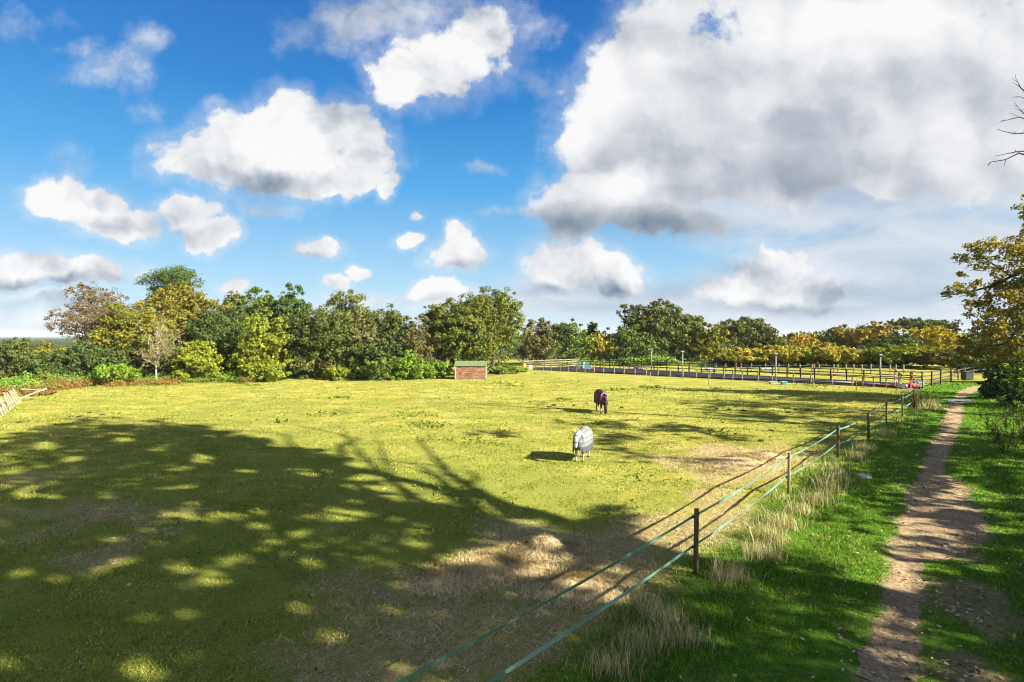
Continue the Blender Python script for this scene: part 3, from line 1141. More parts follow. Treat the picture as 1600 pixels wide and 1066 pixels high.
# name, px, top, half width, distance, leaves, label, category, group, options
TREES = [
    # far left
    ('birch_tree', 155, 447, 64, 76, 'russet', 'thin russet brown birch with bare twigs at the left end of the wood', 'tree', GL, dict(shape='sparse', z0=1.5, n=17000, leaf=0.20)),
    ('pine_tree', 270, 420, 54, 86, 'pine', 'dark green pine whose flat top stands highest above the wood', 'tree', GL, dict(shape='pine', z0=6.0, n=22000, leaf=0.36)),
    ('oak_tree', 292, 441, 62, 78, 'goldolive', 'golden olive oak directly in front of the dark pine', 'tree', GL, {}),
    ('maple_tree', 205, 476, 56, 71, 'yellowolive', 'yellow olive tree between the russet birch and the golden oak', 'tree', GL, {}),
    ('holly_tree', 345, 478, 58, 70, 'dark', 'very dark green round tree right of the pale bare sapling', 'tree', GL, dict(shape='skirt')),
    ('cherry_tree', 363, 456, 22, 88, 'russet', 'small reddish treetop peeping over the wood right of the pine', 'tree', GL, dict(shape='sparse', z0=3, n=5000)),
    ('ash_tree', 398, 454, 42, 82, 'mid', 'mid green tree behind the yellow lime coloured tree', 'tree', GL, {}),
    ('chestnut_tree', 452, 445, 30, 80, 'deep', 'round deep green treetop rising left of the centre of the wood', 'tree', GL, dict(z0=3)),
    ('willow_tree', 408, 484, 38, 66, 'lime', 'bright yellow green tree leafy down to the ground', 'tree', GL, dict(shape='skirt')),
    ('hawthorn_tree', 492, 486, 74, 69, 'darkolive', 'broad dark olive tree right of the bright yellow green tree', 'tree', GL, dict(shape='skirt')),
    ('oak_tree', 556, 460, 58, 77, 'olive', 'olive brown oak with a broken flat top left of the big oak', 'tree', GL, {}),
    ('thorn_tree', 570, 508, 36, 70, 'beige', 'pale twiggy thorn below the olive brown oak', 'tree', GL, dict(shape='sparse', z0=0.8, bark=BARK_PALE, n=7000)),
    ('elder_tree', 622, 481, 42, 74, 'darkolive', 'dull green tree between the olive brown oak and the big oak', 'tree', GL, dict(shape='skirt')),
    ('elder_tree', 590, 520, 34, 68.5, 'dark', 'low dark green tree under the olive brown oak', 'tree', GL, dict(shape='skirt')),
    ('hazel_tree', 655, 492, 26, 71, 'brownolive', 'narrow brown olive tree left of the big oak', 'tree', GL, dict(shape='skirt')),
    ('birch_tree', 676, 478, 18, 77, 'greyoak', 'slim grey green birch touching the left side of the big oak', 'tree', GL, dict(z0=1.5)),
    ('oak_tree', 768, 452, 52, 80, 'oak', 'rear half of the big oak, its top the highest right of the shelter', 'tree', GL, dict(z0=2.0)),
    ('oak_tree', 728, 463, 56, 74.5, 'oak', 'big broad oak spreading above the wooden field shelter', 'tree', GL, dict(shape='skirt', n=38000)),
    ('hazel_tree', 838, 496, 34, 101, 'brownolive', 'brown twiggy tree right of the big oak behind the arena corner', 'tree', GL, dict(shape='skirt')),
    ('alder_tree', 886, 500, 37, 104, 'mid', 'smooth rounded green tree behind the left end of the arena', 'tree', GL, dict(shape='skirt')),
    ('fir_tree', 926, 504, 12, 114, 'deep', 'small dark pointed treetop over the yellow tree', 'tree', GL, dict(z0=3, n=4000)),
    ('maple_tree', 936, 514, 24, 106, 'gold', 'yellow gold tree behind the teal jump panels', 'tree', GL, dict(shape='skirt')),
    ('maple_tree', 960, 512, 22, 109, 'brownolive', 'orange brown tree right of the yellow gold tree', 'tree', GL, dict(shape='skirt')),
    ('alder_tree', 992, 508, 40, 105, 'mid', 'soft green bushy tree at the left foot of the grey green oak', 'tree', GL, dict(shape='skirt')),
    ('oak_tree', 1025, 472, 60, 110, 'greyoak', 'large grey green oak behind the middle of the arena', 'tree', GL, dict(z0=1.0, n=34000)),
    ('oak_tree', 1075, 497, 46, 108, 'oak', 'right shoulder of the grey green oak group, lower and greener', 'tree', GL, dict(shape='skirt')),
    ('maple_tree', 1107, 504, 32, 105, 'yellowolive', 'yellow green tree with an orange patch right of the grey green oak', 'tree', GL, dict(shape='skirt')),
    ('oak_tree', 1160, 499, 54, 116, 'greyoak', 'domed grey green oak left of the gap in the tree line', 'tree', GL, {}),
    ('oak_tree', 1200, 518, 28, 116, 'oak', 'lower grey green oak at the gap in the tree line', 'tree', GL, {}),
    # right background
    ('beech_tree', 1250, 518, 30, 124, 'orange', 'orange topped tree just right of the gap in the tree line', 'tree', GA, {}),
    ('beech_tree', 1306, 507, 42, 126, 'oak', 'green and gold tree behind the long golden bushes', 'tree', GA, {}),
    ('beech_tree', 1362, 505, 50, 122, 'orange', 'wide orange gold tree behind the second lamp post', 'tree', GA, {}),
    ('oak_tree', 1428, 497, 34, 150, 'greyoak', 'distant grey treetops above the yellow trees', 'tree', GA, dict(z0=6)),
    ('oak_tree', 1462, 502, 26, 150, 'greyoak', 'distant grey treetop nearest the autumn oak by the track', 'tree', GA, dict(z0=6)),
    ('maple_tree', 1440, 510, 36, 118, 'yellow', 'bright yellow tree below the distant grey treetops', 'tree', GA, {}),
    ('maple_tree', 1482, 514, 28, 112, 'yellow', 'yellow tree partly behind the autumn oak by the track', 'tree', GA, {}),
    ('beech_tree', 1400, 520, 44, 112, 'dark', 'dark green tree between the two golden bush groups', 'tree', GA, dict(shape='skirt')),
    # golden bushes
    ('golden_bush', 1165, 546, 34, 97, 'gold', 'orange gold bush standing alone left of the first tall lamp', 'bush', GH, dict(shape='round', z0=0.5, n=14000)),
    ('golden_bush', 1218, 540, 30, 96, 'gold', 'golden bush behind the tall lamp post', 'bush', GH, dict(z0=0.5, n=16000)),
    ('golden_bush', 1256, 544, 26, 97, 'lime', 'golden bush second from the tall lamp post', 'bush', GH, dict(z0=0.5, n=16000)),
    ('golden_bush', 1293, 538, 34, 96, 'gold', 'golden bush third from the tall lamp post', 'bush', GH, dict(z0=0.5, n=16000)),
    ('golden_bush', 1326, 548, 24, 95, 'gold', 'golden bush at the right end of the long golden row', 'bush', GH, dict(z0=0.5, n=16000)),
    ('golden_bush', 1398, 538, 44, 93, 'lime', 'pale yellow green bush behind the lamp at the arena back', 'bush', GH, dict(z0=0.5, n=16000)),
    ('golden_bush', 1445, 543, 34, 92, 'yellowolive', 'yellow bush above the crossing dark rails', 'bush', GH, dict(z0=0.5, n=16000)),
    ('golden_bush', 1488, 543, 34, 88, 'autumn', 'dull gold bush beside the autumn oak', 'bush', GH, dict(z0=0.5, n=16000)),
    ('dark_fill_thicket', 1150, 556, 40, 101, 'dark', 'dark thicket added for the shade under the lone orange gold bush', 'bush', 'dark thickets beneath the golden bushes', dict(shape='bush')),  # added dark leaves standing for the shaded undersides of the golden bushes
    ('dark_fill_thicket', 1222, 554, 42, 101, 'dark', 'dark thicket added for the shade below the golden bushes by the tall lamp', 'bush', 'dark thickets beneath the golden bushes', dict(shape='bush')),
    ('dark_fill_thicket', 1292, 554, 44, 101, 'dark', 'dark thicket added for the shade below the middle of the golden row', 'bush', 'dark thickets beneath the golden bushes', dict(shape='bush')),
    ('dark_fill_thicket', 1352, 548, 36, 100, 'dark', 'dark thicket added for the shaded gap between the golden row and the pale yellow green bush', 'bush', 'dark thickets beneath the golden bushes', dict(shape='bush')),
    ('dark_fill_thicket', 1418, 553, 44, 97, 'dark', 'dark thicket added for the shade under the pale yellow green bush', 'bush', 'dark thickets beneath the golden bushes', dict(shape='bush')),
    ('dark_fill_thicket', 1488, 554, 44, 94, 'dark', 'dark thicket added for the shade under the autumn oak at the end of the track', 'bush', 'dark thickets beneath the golden bushes', dict(shape='bush')),
    ('dark_fill_thicket', 1534, 553, 34, 80, 'dark', 'dark thicket behind the feed bin at the track bend', 'bush', 'dark thickets beneath the golden bushes', dict(shape='bush')),
    ('dark_fill_thicket', 1572, 556, 34, 62, 'laurel', 'dark thicket under the right side of the autumn oak', 'bush', 'dark thickets beneath the golden bushes', dict(shape='bush')),
    ('sapling', 1204, 560, 9, 95, 'beige', 'tiny pale sapling just left of the tall lamp', 'bush', None, dict(shape='bush')),
    # edge bushes
    ('hedge_bush', 12, 531, 46, 60, 'darkolive', 'dark green hedge bush at the left edge of the picture', 'bush', GB, dict(shape='bush')),
    ('hedge_bush', 58, 533, 34, 66, 'yellowolive', 'yellow topped bush at the left above the dark hedge', 'bush', GB, dict(shape='bush')),
    ('hedge_bush', 92, 546, 44, 61, 'dark', 'dark hedge bush below the gap to the far land', 'bush', GB, dict(shape='bush')),
    ('hedge_bush', 150, 538, 50, 63, 'dark', 'dark rounded bush in front of the russet birch', 'bush', GB, dict(shape='bush')),
    ('hedge_bush', 205, 540, 42, 64, 'darkolive', 'dark olive bush left of the pale bare sapling', 'bush', GB, dict(shape='bush')),
    ('hedge_bush', 262, 530, 34, 66, 'darkolive', 'dark bush behind the pale bare sapling', 'bush', GB, dict(shape='bush')),
    ('hedge_bush', 307, 533, 42, 64, 'lime', 'yellow green bush right of the pale bare sapling', 'bush', GB, dict(shape='bush')),
    ('hedge_bush', 180, 568, 34, 59, 'bright', 'light green low bush in front of the dark rounded bush', 'bush', GB, dict(shape='bush')),
    ('hedge_bush', 410, 562, 34, 64, 'lime', 'low yellow bush at the foot of the bright yellow green tree', 'bush', GB, dict(shape='bush')),
    ('hedge_bush', 528, 572, 18, 66, 'lime', 'small bright yellow bush below the broad dark olive tree', 'bush', GB, dict(shape='bush')),
    ('hedge_bush', 600, 560, 38, 66, 'mid', 'green bush below the pale twiggy thorn', 'bush', GB, dict(shape='bush')),
    ('hedge_bush', 640, 550, 28, 67, 'bright', 'bright green bush left of the shelter by the dull green tree', 'bush', GB, dict(shape='bush')),
    ('hedge_bush', 682, 562, 22, 69, 'bright', 'bright green bush touching the left end of the shelter', 'bush', GB, dict(shape='bush')),
    ('hedge_bush', 790, 570, 24, 78, 'fern', 'low fresh green bush between the shelter and the arena', 'bush', GB, dict(shape='bush')),
    ('hedge_bush', 810, 575, 14, 82, 'bright', 'low green bush at the arena corner', 'bush', GB, dict(shape='bush')),
    ('hedge_bush', 985, 558, 22, 101, 'fern', 'pale green bush behind the arena rails below the soft green tree', 'bush', GB, dict(shape='bush')),
    ('hedge_bush', 1030, 556, 24, 101, 'bright', 'light green bush behind the arena rails below the grey green oak', 'bush', GB, dict(shape='bush')),
    ('bracken_clump', 62, 605, 17, 49, 'rust', 'rusty orange bracken clump by the broken paling fence', 'bush', GB, dict(shape='bush', leaf=0.16, n=2600)),
]
for nm, px, top, hw, D, lf, lab, cat, grp, opt in TREES:
    tree(nm, px, top, hw, D, lf, lab, cat, grp, **opt)


# pale half-bare sapling with its thin trunk
def pale_sapling():
    rng = np.random.default_rng(31)
    g = ground(243, 585)
    D = 62.0
    x, h = at(250, D, 487)
    root = empty('bare_sapling', (at(243, D), D, 0))
    tag(root, 'pale half bare sapling with a thin grey trunk in front of the wood', 'tree', GL)
    mb = MB()
    trunk = [(0, 0, -0.1), (0.05, 0, 1.3), (0.0, 0.05, 2.6), (0.3, 0, 4.0)]
    mb.tube(trunk, [0.10, 0.085, 0.07, 0.05], 7)
    ends = []
    for i in range(30):
        f = rng.uniform(0.45, 1)
        st = np.array([0.05 + .2 * max(0, f - .6), 0, 4.0 * f])
        a = rng.random() * 6.28
        r = rng.uniform(0.6, 2.7)
        e = st + np.array([math.cos(a) * r, math.sin(a) * r * .7, rng.uniform(0.5, 3.3) * (0.35 + .65 * f)])
        e[2] = min(e[2], h)
        lp = limb(rng, mb, st, e, 0.045, 0.014, n=4, segs=5)
        for _ in range(4):
            k = rng.integers(1, 5)
            e2 = lp[k] + unit(rng.normal(0, 1, 3) + np.array([0, 0, .9])) * rng.uniform(.4, 1.0)
            limb(rng, mb, lp[k], e2, 0.022, 0.008, n=2, segs=4)
            ends.append(e2)
    mb.build('trunk', BARK_PALE, root, True)
    bl = [(e[0], e[1], e[2], .45, .45, .4) for e in ends if rng.random() < .5]
    bl += [(1.0, 0, 2.4, 1.4, 1, .9), (0.3, 0, 3.0, 1.6, 1, .7)]
    P, O = leaf_points(rng, bl, 3600, clump=.5, inner=.1)
    link_mesh('crown', leaf_mesh(rng, 'crown', P, O, 0.17), LM['beige'], root)


pale_sapling()


# undergrowth along the foot of the wood
def undergrowth():
    rng = np.random.default_rng(61)
    foot = [(-60, 622), (0, 618), (60, 612), (120, 605), (200, 602), (300, 600), (385, 599), (450, 592), (540, 586), (620, 584), (690, 581)]
    def strip(name, leaves, n, w_px, hmax, off, sel, leaf):
        P = []
        for _ in range(n):
            k = rng.integers(len(foot) - 1)
            f = rng.random()
            fx = foot[k][0] + (foot[k + 1][0] - foot[k][0]) * f
            fy = foot[k][1] + (foot[k + 1][1] - foot[k][1]) * f
            if not sel(fx):
                continue
            p = ground(fx, fy - off)
            u = rng.random()
            y = p.y + u * w_px
            hh = hmax * (0.35 + 0.65 * u) * (0.4 + 1.1 * float(fbm(np.array([p.x * .45 + 5 * len(name)]), np.array([y * .4]), 3)[0]))
            c = np.array([p.x * y / p.y, y, 0])
            for _ in range(16):
                P.append(c + np.array([rng.normal(0, .35), rng.normal(0, .35), hh * rng.random() ** .6]))
        P = np.array(P)
        O = unit(rng.normal(0, 1, P.shape) + np.array([0, -.5, .8]))
        tag(link_mesh(name, leaf_mesh(rng, name, P, O, leaf), LM[leaves]), kind='stuff')
    strip('undergrowth', 'fern', 2400, 6.0, 1.5, 1, lambda q: True, 0.20)
    strip('bracken', 'rust', 900, 2.2, 0.95, -2, lambda q: q < 390 and math.sin(q * .033) + math.sin(q * .012 + 1) > -0.6, 0.17)
    # low growth behind the arena
    P = []
    for _ in range(900):
        x, y = rng.uniform(4, 36), rng.uniform(99, 105)
        hh = 1.3 * float(fbm(np.array([x * .4]), np.array([y * .4]), 3)[0]) + .2
        for _ in range(8):
            P.append((x + rng.normal(0, .4), y + rng.normal(0, .4), hh * rng.random()))
    P = np.array(P)
    O = unit(rng.normal(0, 1, P.shape) + np.array([0, -.5, .8]))
    tag(link_mesh('bramble_growth', leaf_mesh(rng, 'bramble_growth', P, O, .26), LM['bright']), kind='stuff')


undergrowth()


# ------------------------------------------------------------------ the big trees on the right (some of them only throw their shade into the picture)
SHADE = [
    [(-200, 720), (0, 684), (60, 668), (130, 656), (200, 655), (280, 660), (350, 672), (420, 690), (470, 700), (520, 722), (560, 748), (600, 770), (650, 786), (720, 800), (790, 806), (840, 818), (870, 838),
     (900, 806), (940, 800), (985, 812), (1030, 842), (1060, 880), (1090, 905), (1150, 860), (1175, 838), (1235, 860), (1290, 895), (1385, 925), (1430, 905), (1600, 880), (1800, 900), (1800, 1300), (-300, 1300)],
    [(985, 607), (1100, 604), (1250, 611), (1420, 622), (1440, 645), (1380, 668), (1300, 672), (1200, 658), (1100, 642), (1050, 625)],
    [(780, 645), (900, 654), (1000, 659), (1150, 680), (1190, 690), (1050, 697), (950, 690), (870, 662)],
    [(720, 668), (790, 670), (840, 678), (800, 684)],
    [(920, 700), (1010, 704), (1160, 718), (1200, 728), (1100, 735), (990, 722)],
    [(1250, 700), (1330, 668), (1420, 640), (1480, 625), (1660, 625), (1900, 700), (1900, 905), (1600, 880), (1430, 880), (1395, 880), (1300, 830), (1260, 790)],
]
LIT = [  # cx, cy, rx, ry
    (270, 890, 36, 17), (330, 905, 40, 22), (372, 880, 20, 18), (496, 880, 17, 22), (415, 858, 12, 13), (125, 990, 20, 15), (320, 720, 26, 8), (375, 735, 20, 8), (165, 770, 18, 6), (242, 823, 14, 11),
    (390, 800, 16, 9), (402, 820, 16, 9), (292, 838, 12, 10), (245, 852, 13, 9), (160, 838, 14, 7), (205, 836, 16, 7), (475, 738, 28, 9), (515, 748, 14, 6), (500, 738, 10, 6), (555, 765, 10, 5), (455, 838, 14, 8),
    (275, 800, 20, 8), (230, 970, 34, 12), (285, 960, 22, 12), (270, 940, 22, 10), (40, 1040, 22, 16), (85, 905, 18, 8), (480, 955, 22, 14), (565, 975, 10, 9), (355, 960, 12, 14), (405, 880, 16, 8), (200, 660, 40, 4),
    (70, 700, 30, 5), (190, 690, 22, 4), (110, 712, 26, 5), (250, 702, 18, 4), (10, 760, 20, 6), (70, 772, 24, 7), (500, 920, 16, 8), (620, 905, 14, 18), (660, 880, 14, 14), (600, 880, 10, 10), (560, 850, 20, 5),
    (745, 866, 46, 16), (800, 872, 50, 18), (850, 893, 60, 20), (900, 915, 56, 20), (945, 938, 42, 18), (870, 850, 26, 10), (980, 900, 30, 6), (940, 885, 30, 5), (1010, 990, 24, 9), (1120, 1000, 40, 10), (1150, 870, 14, 20), (700, 872, 20, 8),
    (1330, 855, 60, 26), (1300, 830, 60, 26), (1375, 880, 40, 22), (1380, 905, 24, 10), (1240, 820, 50, 26), (1440, 868, 40, 3), (1450, 852, 50, 3), (1440, 838, 50, 3), (1430, 885, 30, 3), (1480, 815, 50, 2.5), (1470, 800, 50, 2.5), (1460, 780, 40, 2.5),
    (1400, 900, 22, 6), (1530, 862, 30, 4), (1500, 930, 26, 5), (1390, 650, 26, 2), (1440, 668, 30, 2.2), (1350, 735, 30, 3), (1320, 800, 34, 3), (1360, 770, 30, 2.5), (1410, 690, 24, 2), (1490, 655, 18, 1.6), (1510, 640, 24, 1.4), (1560, 632, 40, 1.5),
    (1180, 640, 80, 2.2), (1290, 650, 60, 1.8), (1110, 628, 50, 1.5), (1330, 632, 50, 1.4), (1230, 662, 60, 2.0),
]


def shade_keep(rng, x, y, z):
    """keep leaves whose shade falls where the photograph has shade, and that stay out of the picture"""
    gx_, gy_ = x + SHX * z, y + SHY * z
    px, py = project(gx_, gy_, np.zeros_like(gx_))
    behind = gy_ < 3.0
    sq = np.clip((py - 560) / 200, .15, 1)
    wx = (fbm(gx_ * .55, gy_ * .55, 3) - .5) * 90 + (fbm(gx_ * 1.9 + 7, gy_ * 1.9, 2) - .5) * 55
    wy = (fbm(gx_ * .55 + 50, gy_ * .55, 3) - .5) * 60 + (fbm(gx_ * 1.9 + 70, gy_ * 1.9, 2) - .5) * 36
    jx = px + rng.normal(0, 7, len(px)) + wx * np.clip(sq, .4, 1)
    jy = py + rng.normal(0, 3, len(px)) * sq + wy * sq * .8
    # fine gaps between the sprays, more open in some parts of the crown
    gap = fbm(gx_ * 1.25 + 11, gy_ * 0.95 + 3, 3)
    openness = np.clip((fbm(gx_ * .20 + 2, gy_ * .20 + 8, 2) - .40) * 3.0, 0, 1)
    thr = 0.71 - 0.115 * openness
    gap2 = fbm(gx_ * 3.1 + 31, gy_ * 2.3 + 13, 2)
    fine = (1 - np.clip((gap - thr) * 14, 0, 1) * 0.95) * (1 - np.clip((gap2 - .74 + .07 * openness) * 12, 0, 1) * 0.9)
    p = np.zeros(len(px))
    for i, poly in enumerate(SHADE):
        inside = in_poly(jx, jy, poly)
        v = 1.0
        if i in (1, 2, 3, 4):
            v = np.clip((fbm(jx / 95.0 + 3 * i, jy / 7.5, 3) - 0.36) * 5.0, 0, 1)
        elif i == 5:
            v = np.clip((fbm(jx / 80.0 + 9, jy / 9.0, 3) - 0.41) * 5.0, 0.10, 1)
        p = np.maximum(p, inside * v)
    p = p * fine
    for cx, cy, rx, ry in LIT:
        q = np.hypot((px + wx * .6 * sq - cx) / (rx * 1.0), (py + wy * .45 * sq - cy) / (ry * 1.0))
        p = p * np.clip((q - 0.62) * 3.0, 0.03, 1)
    p = np.where(behind, 0.8, p)
    # in frame itself?
    qx, qy = project(x, y, z)
    vis = (qx > -30) & (qx < 1640) & (qy > -40) & (qy < 1100) & (y > 0.2)
    p = np.where(vis, 0, p)
    return rng.random(len(px)) < p


GS = 'tall trees along the track that shade the field'


def shade_tree(name, loc, blobs, n, label, seed, trunk_h, r0, leaf=0.30, limbs=(), leaves='autumn', bark=BARK):
    rng = np.random.default_rng(seed)
    root = empty(name, (loc[0], loc[1], 0))
    tag(root, label, 'tree', GS)
    P, O = leaf_points(rng, blobs, n, clump=.30, inner=.45, per=30, fill=0.95)
    W = P + np.array([loc[0], loc[1], 0])
    k = shade_keep(rng, W[:, 0], W[:, 1], W[:, 2])
    mb = MB()
    top = np.array([0, 0, trunk_h])
    mb.tube([(0, 0, -.2), (0.1, 0, trunk_h * .35), (-.1, .1, trunk_h * .7), tuple(top)], [r0 * 1.3, r0, r0 * .8, r0 * .45], 9)
    for b in sorted(blobs, key=lambda q: -q[3])[:7]:
        e = np.array(b[:3])
        We = e + np.array([loc[0], loc[1], 0])
        st = np.array([0, 0, trunk_h * rng.uniform(.55, .95)])
        qx, qy = project(We[0:1], We[1:2], We[2:3])
        if -60 < qx[0] < 1660 and -60 < qy[0] < 1100 and We[1] > 0:
            continue
        limb(rng, mb, st, e, r0 * .4, .06)
    for pts, ra, rb in limbs:
        pl = [np.array(p) - np.array([loc[0], loc[1], 0]) for p in pts]
        nn = len(pl)
        mb.tube(pl, [ra + (rb - ra) * i / (nn - 1) for i in range(nn)], 6)
        for i in range(1, nn):
            for _ in range(3):
                d = unit(pl[i] - pl[i - 1])
                e2 = pl[i] + (unit(rng.normal(0, 1, 3)) * .8 + d) * rng.uniform(.5, 1.6)
                limb(rng, mb, pl[i], e2, rb * .9, .02, n=3, segs=4)
    mb.build('trunk', bark, root, True)
    link_mesh('crown', leaf_mesh(rng, 'crown', P[k], O[k], leaf, jit=1.2, aspect=.75), LM[leaves], root)
    return root


def up_to(px, py, h):
    """the point at height h whose shadow falls on the ground at pixel px, py"""
    g = ground(px, py)
    return (g.x - SHX * h, g.y - SHY * h, h)


LIMBS = [
    ([up_to(815, 812, 12.5), up_to(770, 785, 13.2), up_to(725, 755, 14.0), up_to(690, 732, 14.6), up_to(655, 690, 15.5)], .26, .05),
    ([up_to(760, 806, 12.5), up_to(720, 775, 13.0), up_to(680, 745, 13.6), up_to(650, 728, 14.2)], .20, .05),
    ([up_to(700, 800, 12.5), up_to(650, 778, 13.4), up_to(600, 745, 14.4), up_to(565, 712, 15.2), up_to(535, 675, 16.2)], .17, .04),
    ([up_to(640, 786, 13.), up_to(615, 752, 14.), up_to(598, 720, 15.), up_to(590, 690, 16.)], .10, .03),
]
LOC_A = (22.5, 3.5)
shade_tree('oak_tree', LOC_A, [(-3, 6, 17, 8, 8, 7), (-6, 1, 16, 7, 8, 6), (0, 12, 21, 8, 7, 6), (-4, 9, 22, 9, 8, 6), (4, 4, 17, 8, 8, 7), (0, -4, 14, 8, 7, 6), (2, 8, 25, 8, 7, 4), (-12, -3, 13, 6, 6, 4), (-2, -8, 12, 6, 6, 5),
                                (-9, -6, 17, 7, 7, 6), (6, 10, 20, 7, 7, 6)], 150000,
           'tallest oak right of the track, its crown over the camera shading the near grass', 71, 17.0, 0.55, limbs=LIMBS, leaf=0.30)
shade_tree('oak_tree', (37.0, 20.0), [(0, 0, 11, 6, 6, 5), (-3, -4, 9, 5, 5, 4), (-2, 5, 12, 6, 6, 5), (3, 8, 13, 6, 6, 5), (-4, 0, 14, 6, 6, 4), (2, -8, 8, 5, 5, 4)], 60000,
           'oak right of the track whose branches throw streaks past the horses', 72, 10.0, 0.35, leaf=.30)
shade_tree('oak_tree', (50.0, 36.0), [(0, 0, 9, 6, 6, 5), (-4, 4, 10, 6, 6, 5), (2, -5, 8, 6, 6, 4), (0, 4, 12, 6, 6, 4)], 40000,
           'oak beside the autumn oak, shading the far end of the field', 73, 8.0, 0.32, leaf=.32)
shade_tree('field_maple', (26.0, 1.0), [(0, 0, 6, 5, 5, 4), (-1, 6, 6, 5, 5, 4), (3, 10, 7, 5, 5, 4), (-2, -5, 6, 5, 5, 4), (5, 15, 7, 5, 5, 4), (2, 4, 9, 5, 6, 3)], 70000,
           'bushy maple close beside the track, shading the path', 74, 5.0, 0.22, leaf=.26)


# the autumn oak beside the track (visible) with its spreading limbs
def autumn_oak():
    rng = np.random.default_rng(83)
    D = 44.0
    def W(px, py, d=0.0):
        x, z = at(px, D + d, py)
        return np.array([x, D + d, z])
    bx, by = 41.5, 45.0
    root = empty('autumn_oak', (bx, by, 0))
    tag(root, 'large yellow brown autumn oak leaning over the end of the track', 'tree')
    o = np.array([bx, by, 0])
    mb = MB()
    mb.tube([(0, 0, -.2), (.1, 0, 2.5), (-.1, .1, 5), (0.2, 0, 8), (.4, 0, 11)], [.55, .42, .36, .28, .16], 9)
    blobs = []
    def mass(px, py, rx, ry, d=0.0, dp=None):
        c = W(px, py, d) - o
        k = (D + d) / F
        blobs.append((c[0], c[1], c[2], rx * k, (dp or rx * .9) * k, ry * k))
    # dense lower crown
    for m in ((1545, 520, 42, 40), (1580, 480, 45, 44), (1600, 530, 50, 50), (1520, 545, 26, 26, -1), (1560, 560, 34, 20, -2), (1610, 440, 46, 40), (1500, 560, 22, 16, 1), (1650, 480, 60, 70), (1640, 560, 50, 40, 3), (1570, 515, 36, 36, -4), (1600, 468, 34, 20, -5)):
        mass(*m)
    P1, O1 = leaf_points(rng, blobs, 17000, clump=.22, inner=.2, per=26)
    # loose upper sprays on limbs
    dense = list(blobs)
    blobs.clear()
    for m in ((1520, 392, 16, 13), (1545, 384, 20, 12), (1575, 392, 24, 16), (1500, 408, 12, 9), (1600, 400, 24, 22), (1535, 412, 20, 12), (1560, 425, 16, 10), (1495, 450, 14, 9), (1478, 462, 11, 7), (1510, 458, 14, 9),
              (1530, 446, 14, 8), (1515, 478, 14, 9), (1540, 470, 14, 10), (1590, 372, 14, 8), (1596, 330, 9, 12), (1604, 310, 12, 8), (1560, 445, 14, 8), (1504, 430, 8, 6), (1605, 355, 12, 10)):
        mass(*m)
    P2, O2 = leaf_points(rng, blobs, 4200, clump=.5, inner=.15, per=14)
    loose = list(blobs)
    def br(pix, r0, r1, d=0.0):
        pts = [W(px, py, d) - o for px, py in pix]
        mb.tube(pts, [r0 + (r1 - r0) * i / (len(pts) - 1) for i in range(len(pts))], 6)
        return pts
    br([(1660, 405), (1620, 415), (1580, 432), (1550, 447), (1520, 455), (1490, 460), (1470, 464)], .17, .03)
    br([(1580, 432), (1560, 420), (1540, 405), (1520, 392), (1500, 405)], .08, .02)
    br([(1620, 415), (1600, 395), (1570, 385), (1545, 382)], .08, .02)
    br([(1550, 447), (1535, 462), (1520, 478)], .05, .02)
    br([(1640, 430), (1610, 380), (1598, 340), (1600, 300)], .10, .03)
    br([(1640, 520), (1600, 505), (1570, 538), (1545, 540), (1525, 548)], .12, .03, -3)
    for b in loose:
        c = np.array(b[:3])
        for _ in range(3):
            e = c + rng.normal(0, .6, 3) * np.array(b[3:6])
            limb(rng, mb, c + np.array([.5, 0, -.1]), e, .03, .012, n=2, segs=4)
    mb.build('trunk', BARK_DARK, root, True)
    P, O = np.concatenate([P1, P2]), np.concatenate([O1, O2])
    link_mesh('crown', leaf_mesh(rng, 'crown', P, O, .21, jit=1.0, aspect=.7), LM['autumn'], root)


autumn_oak()


